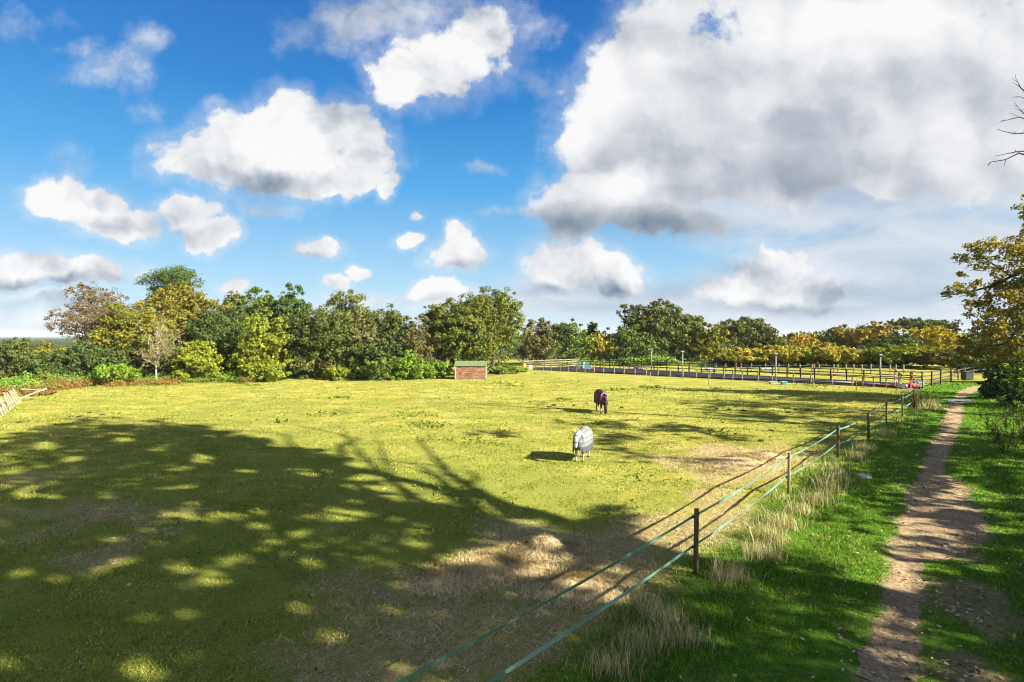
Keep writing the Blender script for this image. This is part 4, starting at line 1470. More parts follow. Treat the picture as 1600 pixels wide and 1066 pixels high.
# bare branch tips reaching in at the upper right
def bare_tree():
    rng = np.random.default_rng(19)
    D = 27.0
    def W(px, py, d=0.0):
        x, z = at(px, D + d, py)
        return np.array([x, D + d, z])
    bx = 28.5
    root = empty('bare_tree', (bx, D, 0))
    tag(root, 'leafless dark tree whose bare branch tips reach in at the upper right edge', 'tree')
    o = np.array([bx, D, 0])
    mb = MB()
    mb.tube([(0, 0, -.2), (0, 0, 6), (.2, 0, 12), (.1, .2, 17), (0, 0, 21)], [.30, .25, .19, .12, .05], 8)
    def br(pix, r0, r1):
        pts = [W(px, py) - o for px, py in pix]
        mb.tube(pts, [r0 + (r1 - r0) * i / (len(pts) - 1) for i in range(len(pts))], 5)
        for i in range(1, len(pts)):
            for _ in range(2):
                d = unit(pts[i] - pts[i - 1])
                e = pts[i] + unit(d * .9 + rng.normal(0, .5, 3)) * rng.uniform(.15, .45)
                limb(rng, mb, pts[i], e, r1 * 1.1, .008, n=2, segs=4, wob=.1)
    br([(1720, 300), (1660, 262), (1620, 248), (1590, 240), (1570, 250), (1546, 254)], .07, .014)
    br([(1660, 262), (1610, 236), (1585, 238), (1562, 243)], .05, .012)
    br([(1700, 260), (1640, 220), (1605, 208), (1585, 210), (1565, 206)], .06, .012)
    br([(1640, 220), (1610, 190), (1590, 184), (1566, 190)], .04, .012)
    br([(1610, 192), (1595, 176), (1588, 168)], .03, .010)
    br([(1690, 200), (1630, 165), (1605, 150), (1592, 138), (1588, 130)], .06, .012)
    br([(1630, 165), (1605, 158), (1590, 152)], .03, .010)
    for i in range(16):
        z = rng.uniform(7, 20)
        e = np.array([rng.uniform(1.2, 4.2), rng.normal(0, 2.2), z + rng.uniform(.5, 3)])
        lp = limb(rng, mb, (0.1, 0, z), e, .07, .02)
        for _ in range(4):
            k = rng.integers(2, 5)
            limb(rng, mb, lp[k], lp[k] + unit(rng.normal(0, .6, 3) + np.array([.5, 0, .6])) * rng.uniform(.5, 1.2), .025, .008, n=3, segs=4)
    mb.build('trunk', BARK_DARK, root, True)


bare_tree()


# dark evergreen shrubs at the right edge
def right_shrubs():
    for px, top, hw, D, lf, lab, seed in ((1592, 560, 40, 41, 'laurel', 'dark evergreen shrub at the right edge beside the track', 3),
                                          (1556, 590, 22, 46, 'laurel', 'low dark shrub where the track bends', 4),
                                          (1610, 545, 30, 36, 'bright', 'fresh green sapling leaves in front of the dark evergreen shrub', 5)):
        if lf == 'bright':
            tree('elder_sapling', px, top, hw, D, 'bright', lab, 'bush', None, shape='bush', seed=seed, n=1500, leaf=.2)
        else:
            tree('evergreen_shrub', px, top, hw, D, lf, lab, 'bush', 'dark shrubs at the right edge', shape='bush', seed=seed, leaf=.17, n=6000)


right_shrubs()


# dead dock and thistle stalks on the right-hand verge and by the fence end
def dead_stalks():
    rng = np.random.default_rng(29)
    mdead = plain('dead_stalk', (0.035, 0.024, 0.016), (0.075, 0.05, 0.032), 20, .9, .1)
    mgrey = LM['laurel']
    spots = [(1560, 690, 1.0), (1585, 700, 1.2), (1548, 672, .9), (1572, 668, 1.0), (1598, 690, 1.2), (1590, 665, 1.0), (1566, 712, .8), (1612, 705, 1.2)]
    for i, (px, py, h) in enumerate(spots):
        g = ground(px, py)
        mb = MB()
        for _ in range(9):
            a = rng.random() * 6.28
            r = rng.uniform(.1, .45)
            e = np.array([math.cos(a) * r - .25, math.sin(a) * r, h * rng.uniform(.6, 1.15)])
            lp = limb(rng, mb, (rng.normal(0, .10), rng.normal(0, .1), -.03), e, .012, .006, n=4, segs=4, wob=.05)
            for _ in range(5):
                k = rng.integers(2, 5)
                limb(rng, mb, lp[k], lp[k] + rng.normal(0, .10, 3) + np.array([0, 0, .08]), .010, .008, n=2, segs=4)
        o = mb.build('dead_stalks', mdead, None, True)
        o.location = (g.x, g.y, 0)
        tag(o, 'clump of dead dark weed stalks on the verge below the evergreen shrub', 'weed', 'dead weed stalks right of the track')
    g = ground(1426, 640)
    mb = MB()
    for _ in range(26):
        e = np.array([rng.normal(0, .22), rng.normal(0, .2), rng.uniform(.8, 1.5)])
        limb(rng, mb, (rng.normal(0, .16), rng.normal(0, .12), -.03), e, .022, .012, n=4, segs=4)
    o = mb.build('dead_stalks', plain('brown_dock_stalk', (0.10, 0.05, 0.028), (0.17, 0.09, 0.05), 20, .9, .1), None, True)
    o.location = (g.x, g.y, 0)
    tag(o, 'upright bunch of dead brown stalks at the far end of the tape fence', 'weed')


dead_stalks()
# ------------------------------------------------------------------ electric tape fence along the track
def tape_mat():
    m, t, out = new_mat('green_fence_tape')
    co = t.node('ShaderNodeTexCoord').outputs['Object']
    n = t.noise(co, 30.0, 3.0, 0.6)
    c = t.ramp(n, [(0.3, (0.075, 0.18, 0.145)), (0.7, (0.16, 0.30, 0.25))])
    princ(t, out, c, 0.28, 0.6)
    return m


def tape_strip(a, b, sag, width, rng, n=40):
    a, b = Vector(a), Vector(b)
    d = (b - a).normalized()
    s = d.cross(Vector((0, 0, 1))).normalized()
    vs, fs = [], []
    ph = rng.uniform(0, 6)
    tw = rng.uniform(-.15, .15)
    for i in range(n + 1):
        f = i / n
        p = a.lerp(b, f)
        p.z -= sag * 4 * f * (1 - f)
        ang = tw + 0.42 * math.sin(f * 5.1 + ph) * math.sin(math.pi * f) + 0.15 * math.sin(f * 23 + ph)
        u = Vector((0, 0, 1)) * math.cos(ang) + s * math.sin(ang)
        nn = s * math.cos(ang) - Vector((0, 0, 1)) * math.sin(ang)
        for q in (u * width / 2 + nn * .0015, u * width / 2 - nn * .0015, -u * width / 2 - nn * .0015, -u * width / 2 + nn * .0015):
            vs.append(p + q)
    for i in range(n):
        for k in range(4):
            k2 = (k + 1) % 4
            fs.append((i * 4 + k, i * 4 + k2, i * 4 + 4 + k2, i * 4 + 4 + k))
    return vs, fs


def tape_fence():
    rng = random.Random(3)
    root = empty('tape_fence', tuple(POSTS[1]))
    tag(root, 'fence of two green electric tapes on round wooden posts beside the track', 'fence')
    o = POSTS[1]
    tm = tape_mat()
    ins = plain('black_insulator', (0.02, 0.02, 0.02), None, rough=.4)
    hs = [1.38, 1.38, 1.33, 1.32, 1.36, 1.34, 1.28, 1.35]
    up, lo = MB(), MB()
    tops, lows = [], []
    for i, p in enumerate(POSTS):
        z0 = float(gz(np.array([p.x]), np.array([p.y]))[0])
        r = rng.uniform(.046, .054)
        lean = Vector((rng.uniform(-.03, .03), rng.uniform(-.03, .03), 0))
        mb = MB()
        q = p - o
        h = hs[i]
        mb.tube([q + Vector((0, 0, z0 - .3)), q + lean * .5 + Vector((0, 0, z0 + h * .5)), q + lean + Vector((0, 0, z0 + h - .012)), q + lean + Vector((0, 0, z0 + h))], [r * 1.05, r, r * .97, r * .85], 12)
        po = mb.build('post', POSTD if i not in (2, 6) else POSTW, root, True)
        d = (POSTS[min(i + 1, len(POSTS) - 1)] - POSTS[max(i - 1, 0)]).normalized()
        side = Vector((-d.y, d.x, 0))
        for zz, lst in ((h * .865, tops), (h * .40, lows)):
            c = q + lean * (zz / h) + side * (r + .022) + Vector((0, 0, z0 + zz))
            im = MB()
            im.box(c - side * .008, (.035, .035, .06), math.atan2(d.y, d.x))
            im.build('insulator', ins, po)
            lst.append(c + side * .010)
    for lst, mb, nm in ((tops, up, 'upper_tape'), (lows, lo, 'lower_tape')):
        for i in range(len(lst) - 1):
            v, f = tape_strip(lst[i], lst[i + 1], 0.05 + .03 * rng.random(), .058, rng)
            mb.add(v, f)
        mb.build(nm, tm, root)
    return root


tape_fence()


# ------------------------------------------------------------------ riding arena
A0, A1 = ground(815, 577), ground(1442, 608.5)                     # front edge
B0, B1 = ground(905, 572.6), ground(1424, 600)                     # back edge


def sand_arena():
    rng = np.random.default_rng(4)
    N, M = 60, 14
    V = np.zeros((N, M, 3))
    for i in range(N):
        f = i / (N - 1)
        for j in range(M):
            g = j / (M - 1)
            p = (A0.lerp(A1, f)).lerp(B0.lerp(B1, f), g)
            V[i, j] = (p.x, p.y, 0.035 + 0.02 * float(fbm(np.array([p.x * .5]), np.array([p.y * .5]), 2)[0]))
    ii, jj = np.meshgrid(np.arange(N - 1), np.arange(M - 1), indexing='ij')
    b = (ii * M + jj).ravel()
    me = np_mesh('arena_surface', V.reshape(-1, 3), np.stack([b, b + M, b + M + 1, b + 1], 1), True)
    m, t, out = new_mat('dark_rubber_sand')
    co = t.node('ShaderNodeTexCoord').outputs['Object']
    n = t.noise(t.vm('MULTIPLY', co, (0.25, 1.6, 1)), 1.0, 6.0, 0.65)
    c = t.ramp(n, [(0.35, (0.014, 0.014, 0.017)), (0.55, (0.028, 0.028, 0.033)), (0.72, (0.075, 0.08, 0.09))])
    princ(t, out, c, .9, .04, bump(t, t.noise(co, 9, 4, .6), .6, .04))
    tag(link_mesh('arena_surface', me, m), kind='structure')


sand_arena()


def rail_run(mb, pts, h, w=.035, t=.10):
    for a, b in zip(pts[:-1], pts[1:]):
        mb.bar(Vector((a[0], a[1], h)), Vector((b[0], b[1], h)), w, t)


def post_rail(name, label, base_pts, post_h, rails, postm, railm, rng, psize=.10, board=None, boardm=None, rail_t=.10):
    o = Vector(base_pts[0])
    root = empty(name, tuple(o))
    tag(root, label, 'fence')
    P = [Vector(p) - o for p in base_pts]
    for i, p in enumerate(P):
        mb = MB()
        d = (P[min(i + 1, len(P) - 1)] - P[max(i - 1, 0)]).normalized()
        mb.box(p + Vector((0, 0, post_h / 2 - .1)), (psize, psize, post_h + .2 + rng.uniform(-.05, .05)), math.atan2(d.y, d.x))
        mb.build('post', postm, root, bevel=.008)
    for k, hh in enumerate(rails):
        mb = MB()
        for a, b in zip(P[:-1], P[1:]):
            d = (b - a).normalized()
            off = Vector((-d.y, d.x, 0)) * (psize / 2 + .02)
            mb.bar(a + off + Vector((0, 0, hh + rng.uniform(-.015, .015))) - d * .02, b + off + Vector((0, 0, hh + rng.uniform(-.015, .015))) + d * .017, .036, rail_t)
        mb.build('rail', railm, root)
    if board:
        mb = MB()
        for a, b in zip(P[:-1], P[1:]):
            d = (b - a).normalized()
            off = Vector((-d.y, d.x, 0)) * (psize / 2 + .022)
            mb.bar(a + off + Vector((0, 0, board / 2)), b + off + Vector((0, 0, board / 2)), .04, board)
        mb.build('kick_board', boardm, root)
    return root


def along(a, b, pxs):
    """points on the line a-b at the given pixel columns"""
    out = []
    for px in pxs:
        k = (px - 800) / F
        d = b - a
        f = (k * a.y - a.x) / (d.x - k * d.y)
        out.append(a + d * f)
    return out


prng = random.Random(8)
FR = along(A0, A1, [815, 825, 837, 849, 861, 875, 888, 901, 914, 928.5, 943, 959.5, 975, 992, 1010, 1028, 1047, 1067, 1088, 1109, 1131, 1145, 1160, 1185, 1212, 1240, 1267, 1300, 1332, 1348, 1365, 1385, 1405, 1425, 1442])
KICK = plain('dark_kick_board', (0.030, 0.027, 0.028), (0.055, 0.05, 0.05), 5, .8, .25)
post_rail('arena_fence', 'weathered post and rail fence along the near side of the dark riding arena', FR[9:], 1.15, [1.08], POSTW, RAILD, prng, .11, .24, KICK, .09)
post_rail('arena_fence', 'pale sunlit rail fence across the left end of the riding arena', FR[:10], 1.2, [1.12, .78, .42], RAILP, RAILP, prng, .10)
LB = [A0.lerp(B0, f) for f in (0.03, .14, .26, .38, .5, .62, .74, .87, 1.0)]
post_rail('arena_fence', 'pale four rail fence running from the arena corner towards the teal jump panels', LB, 1.3, [1.25, .90, .55, .22], RAILP, RAILP, prng, .10)
BK = along(B0, B1, [907, 922, 938, 953, 969, 986, 1003, 1022, 1042, 1060, 1077, 1096, 1116, 1131, 1149, 1168, 1187, 1207, 1230, 1251, 1273, 1298, 1323, 1350, 1376, 1405, 1423])
post_rail('arena_fence', 'dark stained post and rail fence along the far side of the riding arena', BK, 1.3, [1.25, .88, .48], RAILD, RAILD, prng, .12)
# right end of the arena and the paddock rails beyond
RE = [ground(1425, 604), ground(1441, 605), ground(1456, 604), ground(1470, 601), ground(1486, 597)]
post_rail('paddock_fence', 'dark tangle of rails with one pale post at the right end of the arena', RE, 1.55, [1.48, 1.08, .70, .35], POSTD, RAILD, prng, .13)
RF = [ground(1487, 597.5), ground(1497, 594), ground(1507, 591), ground(1521, 588.5), ground(1536, 587), ground(1552, 586), ground(1570, 585)]
post_rail('paddock_fence', 'dark rail fence across the far end of the track', RF, 1.25, [1.15, .75], POSTW, RAILD, prng, .12)
# far meadow rail
MR = [ground(px, 580.5 + (px - 1000) * .0085) for px in (1076, 1102, 1119, 1134, 1150, 1158, 1174, 1196, 1217, 1232, 1250, 1269, 1272, 1280, 1303, 1309, 1322, 1334, 1347, 1361, 1375, 1391, 1400, 1412)]
TG = plain('green_painted_rail', (0.05, 0.11, 0.07), (0.09, 0.16, 0.10), 5, .6, .3)
post_rail('meadow_fence', 'thin green railed fence with pale posts below the golden bushes', MR, 1.25, [1.02, .62], RAILP, TG, prng, .14, rail_t=.06)


# stakes with thin wire in front of the arena
def stake_fence():
    sp = [(700, 590), (738, 591), (782, 593), (853, 594.3), (933, 595.2), (1016, 597), (1107, 601.5), (1206.5, 603.5), (1270, 606.5), (1338, 610), (1400, 616), (1428, 626)]
    P = [ground(*q) for q in sp[2:]]
    o = P[0]
    root = empty('stake_fence', tuple(o))
    tag(root, 'thin pale stakes joined by a wire across the field in front of the arena', 'fence')
    for i, p in enumerate(P):
        mb = MB()
        q = p - o
        h = 0.92 if i < 3 else 1.12
        mb.tube([q + Vector((0, 0, -.1)), q + Vector((.01, 0, h * .6)), q + Vector((0.02, 0, h))], .034 if i > 2 else .028, 7)
        mb.build('stake', RAILP if i < 4 else POSTW, root, True)
    mb = MB()
    for hh in (.55, .85):
        for a, b in zip(P[:-1], P[1:]):
            a2, b2 = a - o, b - o
            mb.tube([a2 + Vector((0, -.03, hh)), (a2 + b2) / 2 + Vector((0, -.03, hh - .05)), b2 + Vector((0, -.03, hh))], .006, 4)
    mb.build('wire', plain('fence_wire', (.35, .35, .33), None, rough=.5), root)


stake_fence()


# broken paling fence at the left
def paling_fence():
    a, b = ground(-60, 700), ground(33, 628)
    a.z = b.z = 0
    o = b.copy()
    root = empty('paling_fence', tuple(o))
    tag(root, 'leaning pale paling fence with a broken rail at the left edge', 'fence')
    W = plain('bleached_paling', (0.24, 0.19, 0.13), (0.36, 0.30, 0.22), 12, .85, .2, .3, (1, 1, .15))
    rng = random.Random(5)
    d = (b - a).normalized()
    s = Vector((-d.y, d.x, 0))
    L = (b - a).length
    n = int(L / 1.15)
    lean = s * 0.38 - d * .22
    for i in range(n + 1):
        p = a + d * (L * i / n) - o
        mb = MB()
        h = 1.2 + rng.uniform(-.1, .08)
        l = lean * (1 + rng.uniform(-.25, .25))
        mb.bar(p + Vector((0, 0, -.05)), p + l * h * .8 + Vector((0, 0, h * .9)), .085, .035, up=d)
        mb.build('paling', W, root)
    for f in (.32, .75):
        mb = MB()
        q = lean * f * .95 + Vector((0, 0, f * .95)) - s * .05
        mb.bar(a - o + q, b - o + q + d * .2, .05, .09)
        mb.build('rail', W, root)
    mb = MB()
    mb.bar(Vector((-.2, .1, .25)), Vector((1.0, 1.2, .95)), .09, .09)
    mb.bar(Vector((-.5, .6, .95)), Vector((.6, 1.5, .75)), .06, .05)
    mb.build('broken_rail', W, root)
    mb = MB()
    mb.tube([Vector((2.6, 3.2, -.2)), Vector((2.62, 3.2, .9))], .05, 8)
    mb.build('post', POSTW, root)


paling_fence()


# ------------------------------------------------------------------ field shelter
def field_shelter():
    g = ground(711, 592.8)
    g2 = ground(763.5, 592.8)
    x0, x1, D = g.x, g2.x, g.y
    W = x1 - x0 - .28
    dep, he, hr = 2.6, 1.58, 2.02
    root = empty('field_shelter', (x0 + W / 2, D, 0))
    tag(root, 'low wooden field shelter with a green felt roof at the edge of the wood', 'shelter')
    m, t, out = new_mat('shelter_planks')
    co = t.node('ShaderNodeTexCoord').outputs['Object']
    X = t.sep(co)
    board = t.m('FLOOR', t.m('MULTIPLY', X[2], 7.0))
    nb = t.noise(t.comb(t.m('MULTIPLY', X[0], .9), t.m('MULTIPLY', board, 3.7), X[1]), 1.6, 5.0, .6)
    c = t.ramp(nb, [(.30, (.10, .042, .024)), (.45, (.19, .092, .055)), (.58, (.27, .155, .10)), (.72, (.37, .26, .185))])
    fr = t.m('FRACT', t.m('MULTIPLY', X[2], 7.0))
    c = t.mix(t.m('MULTIPLY', t.m('LESS_THAN', fr, .09), .6), c, (.09, .05, .03))
    princ(t, out, c, .85, .2, bump(t, nb, .4, .01))
    # wall: four sides with an open rear
    mb = MB()
    mb.box((0, .03, he / 2 + .04), (W, .06, he))
    y1 = dep
    for sx in (-1, 1):
        x = sx * (W / 2 - .03)
        vs = []
        for xx in (x - .03, x + .03):
            vs += [(xx, .06, .04), (xx, dep, .04), (xx, dep, he + .04), (xx, dep / 2, hr), (xx, .06, he + .04)]
        fs = [(0, 1, 2, 3, 4), (9, 8, 7, 6, 5)] + [(i, 5 + i, 5 + (i + 1) % 5, (i + 1) % 5) for i in range(5)]
        mb.add(vs, fs)
    mb.build('wall', m, root)
    mr = MB()
    th = .05
    for a, b in (((-.12, he - .02), (dep / 2, hr + .06)), ((dep / 2, hr + .06), (dep + .12, he - .02))):
        mr.add([(sx * (W / 2 + .10), y, z + dz) for sx in (-1, 1) for (y, z) in (a, b) for dz in (0.0, th)],
               [(0, 1, 3, 2), (4, 6, 7, 5), (0, 4, 5, 1), (2, 3, 7, 6), (0, 2, 6, 4), (1, 5, 7, 3)])
    mr.build('roof', plain('green_roof_felt', (.085, .13, .055), (.14, .19, .08), 5, .9, .15, .3), root)
    for sx in (-1, 1):
        mt = MB()
        mt.box((sx * (W / 2 - .03), -.022, he / 2 + .04), (.10, .04, he - .04))
        mt.build('corner_trim', plain('pale_trim_wood', (.44, .33, .22), (.54, .43, .31), 9, .8, .2), root)
    ms = MB()
    for y in (0.0, dep - .1):
        ms.box((0, y + .04, .02), (W + .1, .12, .10))
    ms.build('skid', POSTD, root)


field_shelter()


# ------------------------------------------------------------------ floodlights of the arena
def lamp(px, base, top, label):
    g = ground(px, base)
    h = (base - top) / F * g.y
    root = empty('lamp_post', tuple(g))
    tag(root, label, 'lamp post', 'floodlights round the arena')
    mb = MB()
    mb.tube([(0, 0, -.1), (0, 0, h - .1)], [.075, .062], 10)
    mb.build('pole', plain('galvanised_pole', (.17, .165, .15), (.25, .24, .22), 6, .5, .4), root, True)
    mh = MB()
    mh.box((.0, -.05, h - .02), (.34, .20, .22), ry=0, rx=.5)
    hd = mh.build('lamp_head', plain('lamp_housing', (.24, .24, .23), None, rough=.4), root, bevel=.02)
    mg = MB()
    mg.box((0, -.15, h - .075), (.26, .012, .15), rx=.5)
    mg.build('lamp_glass', plain('lamp_glass', (.12, .13, .14), None, rough=.1, spec=.7), hd)
    return root


lamp(1066.5, 591.5, 550, 'grey lamp post at the near rails, in front of the grey green oak')
lamp(1018, 580, 546, 'thin far lamp post behind the rails, below the soft green tree')
lamp(1212, 598, 553, 'pale lamp post rising beside the white and teal tubs')
lamp(1375.5, 597.5, 555, 'dark lamp post at the far rails, below the dark green tree')


# ------------------------------------------------------------------ things in and around the arena
def tub(name, px, py, w, d, h, mat, label, rimm=None, cat='tub', grp=None):
    g = ground(px, py)
    root = empty(name, tuple(g))
    tag(root, label, cat, grp)
    mb = MB()
    b = .82
    vs = []
    for z, k, ins in ((0, b, 0), (h, 1, 0), (h, 1, .05), (.06, b, .05)):
        for sx, sy in ((-1, -1), (1, -1), (1, 1), (-1, 1)):
            vs.append((sx * (w / 2 * k - ins), sy * (d / 2 * k - ins), z))
    fs = [(3, 2, 1, 0)]
    for l in range(3):
        for k in range(4):
            k2 = (k + 1) % 4
            fs.append((l * 4 + k, l * 4 + k2, l * 4 + 4 + k2, l * 4 + 4 + k))
    fs.append((12, 13, 14, 15))
    mb.add(vs, fs)
    mb.build('body', mat, root, bevel=.012)
    mr = MB()
    for k in range(4):
        sx, sy = ((-1, -1), (1, -1), (1, 1), (-1, 1))[k]
        tx, ty = ((1, -1), (1, 1), (-1, 1), (-1, -1))[k]
        mr.bar((sx * w / 2, sy * d / 2, h + .012), (tx * w / 2, ty * d / 2, h + .012), .06, .045)
    mr.build('rim', rimm or mat, root)
    return root


WHITE = plain('white_plastic', (.42, .42, .41), (.5, .5, .49), 4, .4, .4)
TEAL = plain('teal_paint', (.015, .23, .24), (.03, .32, .33), 4, .5, .4)
PURPLE = plain('purple_plastic', (.19, .035, .16), (.27, .06, .23), 4, .45, .4)
PINK = plain('pink_plastic', (.30, .17, .21), (.36, .25, .28), 4, .45, .4)
RED = plain('red_paint', (.24, .035, .025), (.30, .06, .04), 5, .5, .4)
REDW = plain('dull_red_wood', (.26, .06, .045), (.36, .10, .07), 6, .7, .3)
YEL = plain('yellow_paint', (.50, .33, .04), (.58, .42, .07), 5, .55, .4)
BLUEG = plain('blue_grey_plastic', (.16, .22, .27), (.22, .29, .34), 4, .4, .4)
ORANGE = plain('orange_plastic', (.62, .13, .02), None, rough=.45)
tub('feed_tub', 1208, 600, .75, .5, .22, WHITE, 'shallow white tub at the foot of the pale lamp post', cat='tub')
tub('water_tub', 1224.5, 601, .52, .5, .30, TEAL, 'small teal tub with a white rim right of the pale lamp post', WHITE)
tub('water_tank', 1433, 605, 1.05, .8, .62, BLUEG, 'blue grey tank with a white rim behind the tape corner', WHITE, cat='tank')


def barrel(px, py, r, L, mat, label, cap, rz=0.2):
    g = ground(px, py)
    root = empty('barrel', tuple(g), rz)
    tag(root, label, 'barrel', 'coloured barrels by the arena corner')
    mb = MB()
    xs = [-L / 2, -L / 2 + .03, -L / 4, -L / 4 + .03, 0, L / 4 - .03, L / 4, L / 2 - .03, L / 2]
    rs = [r * .94, r, r * .98, r * 1.03, r * .99, r * .99, r * 1.03, r, r * .94]
    mb.tube([(x, 0, r) for x in xs], rs, 16)
    mb.build('drum', mat, root, True)
    mc = MB()
    for sx in (-1, 1):
        mc.tube([(sx * (L / 2 + .002), 0, r), (sx * (L / 2 + .02), 0, r)], r * .80, 16)
    mc.build('end_cap', cap, root)
    return root


barrel(1405, 606.5, .26, .75, PINK, 'pink barrel lying by the red and white striped post', WHITE, .9)
barrel(1415, 607.5, .27, .85, PURPLE, 'purple barrel with a white end lying left of the red leaning post', WHITE, .5)
barrel(1427, 607.5, .27, .90, REDW, 'dark red barrel lying right of the red leaning post', PURPLE, -.1)


def striped_post():
    g = ground(1398.5, 605.5)
    root = empty('jump_stand', tuple(g))
    tag(root, 'red and white striped jump stand at the arena corner', 'jump stand')
    h = 1.5
    for k in range(6):
        mb = MB()
        z0 = h * k / 6
        mb.box((0, 0, z0 + h / 12), (.16, .12, h / 6))
        mb.build('band', RED if k % 2 == 1 else WHITE, root)
    mb = MB()
    mb.bar((-.45, 0, .04), (.45, 0, .04), .10, .08)
    mb.bar((0, -.4, .05), (0, .4, .05), .09, .07)
    mb.bar((.35, 0, .09), (.09, 0, .55), .06, .05)
    mb.build('foot', RED, root)
    g = ground(1423, 608)
    root = empty('jump_stand', tuple(g))
    tag(root, 'faded red jump stand with a leaning brace among the barrels', 'jump stand')
    mb = MB()
    mb.box((0, 0, .75), (.12, .12, 1.5))
    mb.build('upright', REDW, root)
    mb = MB()
    mb.bar((-.1, -.12, 1.5), (.65, -.12, .5), .09, .06)
    mb.bar((-.4, 0, .04), (.4, 0, .04), .10, .08)
    mb.build('brace', REDW, root)


striped_post()


def hose_loop():
    g = ground(1437, 614)
    mb = MB()
    pts = []
    for i in range(16):
        f = i / 15
        x, z = at(1428 + 13 * f, g.y, 611 - 13 * f ** 2.2)
        pts.append((x - g.x, 0.15 * math.sin(f * 3), z + .05))
    mb.tube(pts, .035, 6)
    o = mb.build('white_tape', WHITE, None, True)
    o.location = (g.x, g.y, 0)
    tag(o, 'loose white tape hanging in a curve from the arena corner', 'tape')


hose_loop()


def jump_panel(px, base, hpx, wpx, mat, label, tilt, slim=.45):
    g = ground(px, base)
    k = g.y / F
    h, w = hpx * k, wpx * k
    root = empty('jump_wing', tuple(g))
    tag(root, label, 'jump panel', 'jump panels leaning at the arena corner')
    mb = MB()
    t = .06
    vs = [(-w / 2, -t, 0), (w / 2, -t, 0), (w / 2 * slim + tilt * h, -t, h), (-w / 2 * slim + tilt * h, -t, h)]
    vs += [(x, t, z) for x, _, z in vs]
    mb.add(vs, [(0, 1, 2, 3), (7, 6, 5, 4), (0, 4, 5, 1), (1, 5, 6, 2), (2, 6, 7, 3), (3, 7, 4, 0)])
    mb.build('board', mat, root, bevel=.01)
    mf = MB()
    mf.bar((-w * .5, .08, .03), (w * .5, .08, .03), .30, .05)
    mf.build('foot', WHITE, root)


jump_panel(905.5, 576, 10.5, 5.0, TEAL, 'left teal jump panel at the end of the pale rails', .10)
jump_panel(911.5, 576, 10.5, 4.6, plain('pale_grey_panel', (.42, .48, .52), (.55, .60, .62), 4, .5, .4), 'pale grey jump panel between the two teal ones', .16)
jump_panel(917.0, 576, 11, 4.4, TEAL, 'middle teal jump panel right of the pale grey one', -.04)
jump_panel(920.5, 576.3, 8.5, 5.0, TEAL, 'right teal jump panel, the lower sloping one beside the orange cone', -.22)
jump_panel(820.0, 577.6, 9, 5.0, YEL, 'yellow jump panel inside the pale rails at the left end of the arena', .0, .7)
jump_panel(829.5, 578, 6.5, 6.5, WHITE, 'white jump filler board beside the yellow panel', .0, 1.0)


def cone(px, base, label):
    g = ground(px, base)
    root = empty('traffic_cone', tuple(g))
    tag(root, label, 'cone')
    mb = MB()
    mb.tube([(0, 0, .03), (0, 0, .28)], [.16, .105], 14)
    mb.tube([(0, 0, .40), (0, 0, .62)], [.08, .03], 14)
    mb.box((0, 0, .02), (.42, .42, .04))
    mb.build('cone_body', ORANGE, root)
    mw = MB()
    mw.tube([(0, 0, .28), (0, 0, .40)], [.106, .081], 14)
    mw.build('white_band', WHITE, root)


cone(924, 575.8, 'orange cone right of the teal jump panels')
cone(927.3, 576.2, 'second orange cone, the right one of the pair by the teal panels')


def poles():
    for i, (px, base, w, mat, lab) in enumerate(((988, 577.5, 1.1, PINK, 'pale pink jump block behind the far arena rails'), (994, 577.5, 1.0, WHITE, 'white jump block behind the far arena rails'),
                                                (1000, 577.8, .9, PINK, 'second pink jump block, right of the white block'), (1108, 581, 2.2, WHITE, 'white low jump block in the far meadow left of the alone golden bush'),
                                                (1197, 580, 1.7, plain('pale_stone_grey', (.38, .36, .36), (.5, .47, .47), 4, .7), 'pale grey heap of sacks by the tiny pale sapling'))):
        g = ground(px, base)
        root = empty('jump_block', tuple(g))
        tag(root, lab, 'block')
        mb = MB()
        mb.box((0, 0, .28), (w, .5, .42))
        mb.build('block', mat, root, bevel=.08)
        mb = MB()
        for sx in (-1, 1):
            mb.box((sx * w * .36, 0, .035), (.16, .54, .07))
        mb.build('foot', POSTD, root)
    # ground poles lying in the arena
    for px, base, L, mat, lab in ((1308, 598.3, 3.2, WHITE, 'white jump pole lying in the arena'), (1352, 600.5, 2.6, REDW, 'faded red jump pole lying in the arena'), (1382, 603, 3.0, REDW, 'dull red jump pole lying by the near arena rails')):
        g = ground(px, base)
        mb = MB()
        mb.tube([(-L / 2, 0, .10), (L / 2, 0, .10)], .05, 9)
        o = mb.build('jump_pole', mat, None, True)
        o.location = (g.x, g.y, 0)
        o.rotation_euler = (0, 0, -.5)
        tag(o, lab, 'pole')
    g = ground(1407, 600)
    mb = MB()
    mb.bar((-.9, 0, 1.75), (.35, 0, .85), .30, .06)
    mb.bar((.1, .08, 0), (.1, .08, 1.15), .08, .08)
    o = mb.build('leaning_board', RAILP, None)
    o.location = (g.x, g.y, 0)
    tag(o, 'pale board leaning diagonally on the rails above the barrels', 'board')
    g = ground(1511, 594)
    root = empty('feed_bin', tuple(g))
    tag(root, 'dark green feed bin standing at the far rails by the track bend', 'bin')
    mb = MB()
    mb.box((0, 0, .475), (.95, .8, .85))
    mb.build('body', plain('dark_bin', (.02, .032, .03), (.035, .05, .045), 4, .5, .3), root, bevel=.05)
    mb = MB()
    mb.box((0, 0, .94), (1.0, .86, .07), ry=.05)
    mb.build('lid', plain('dark_bin_lid', (.045, .06, .06), None, rough=.5), root, bevel=.02)


poles()


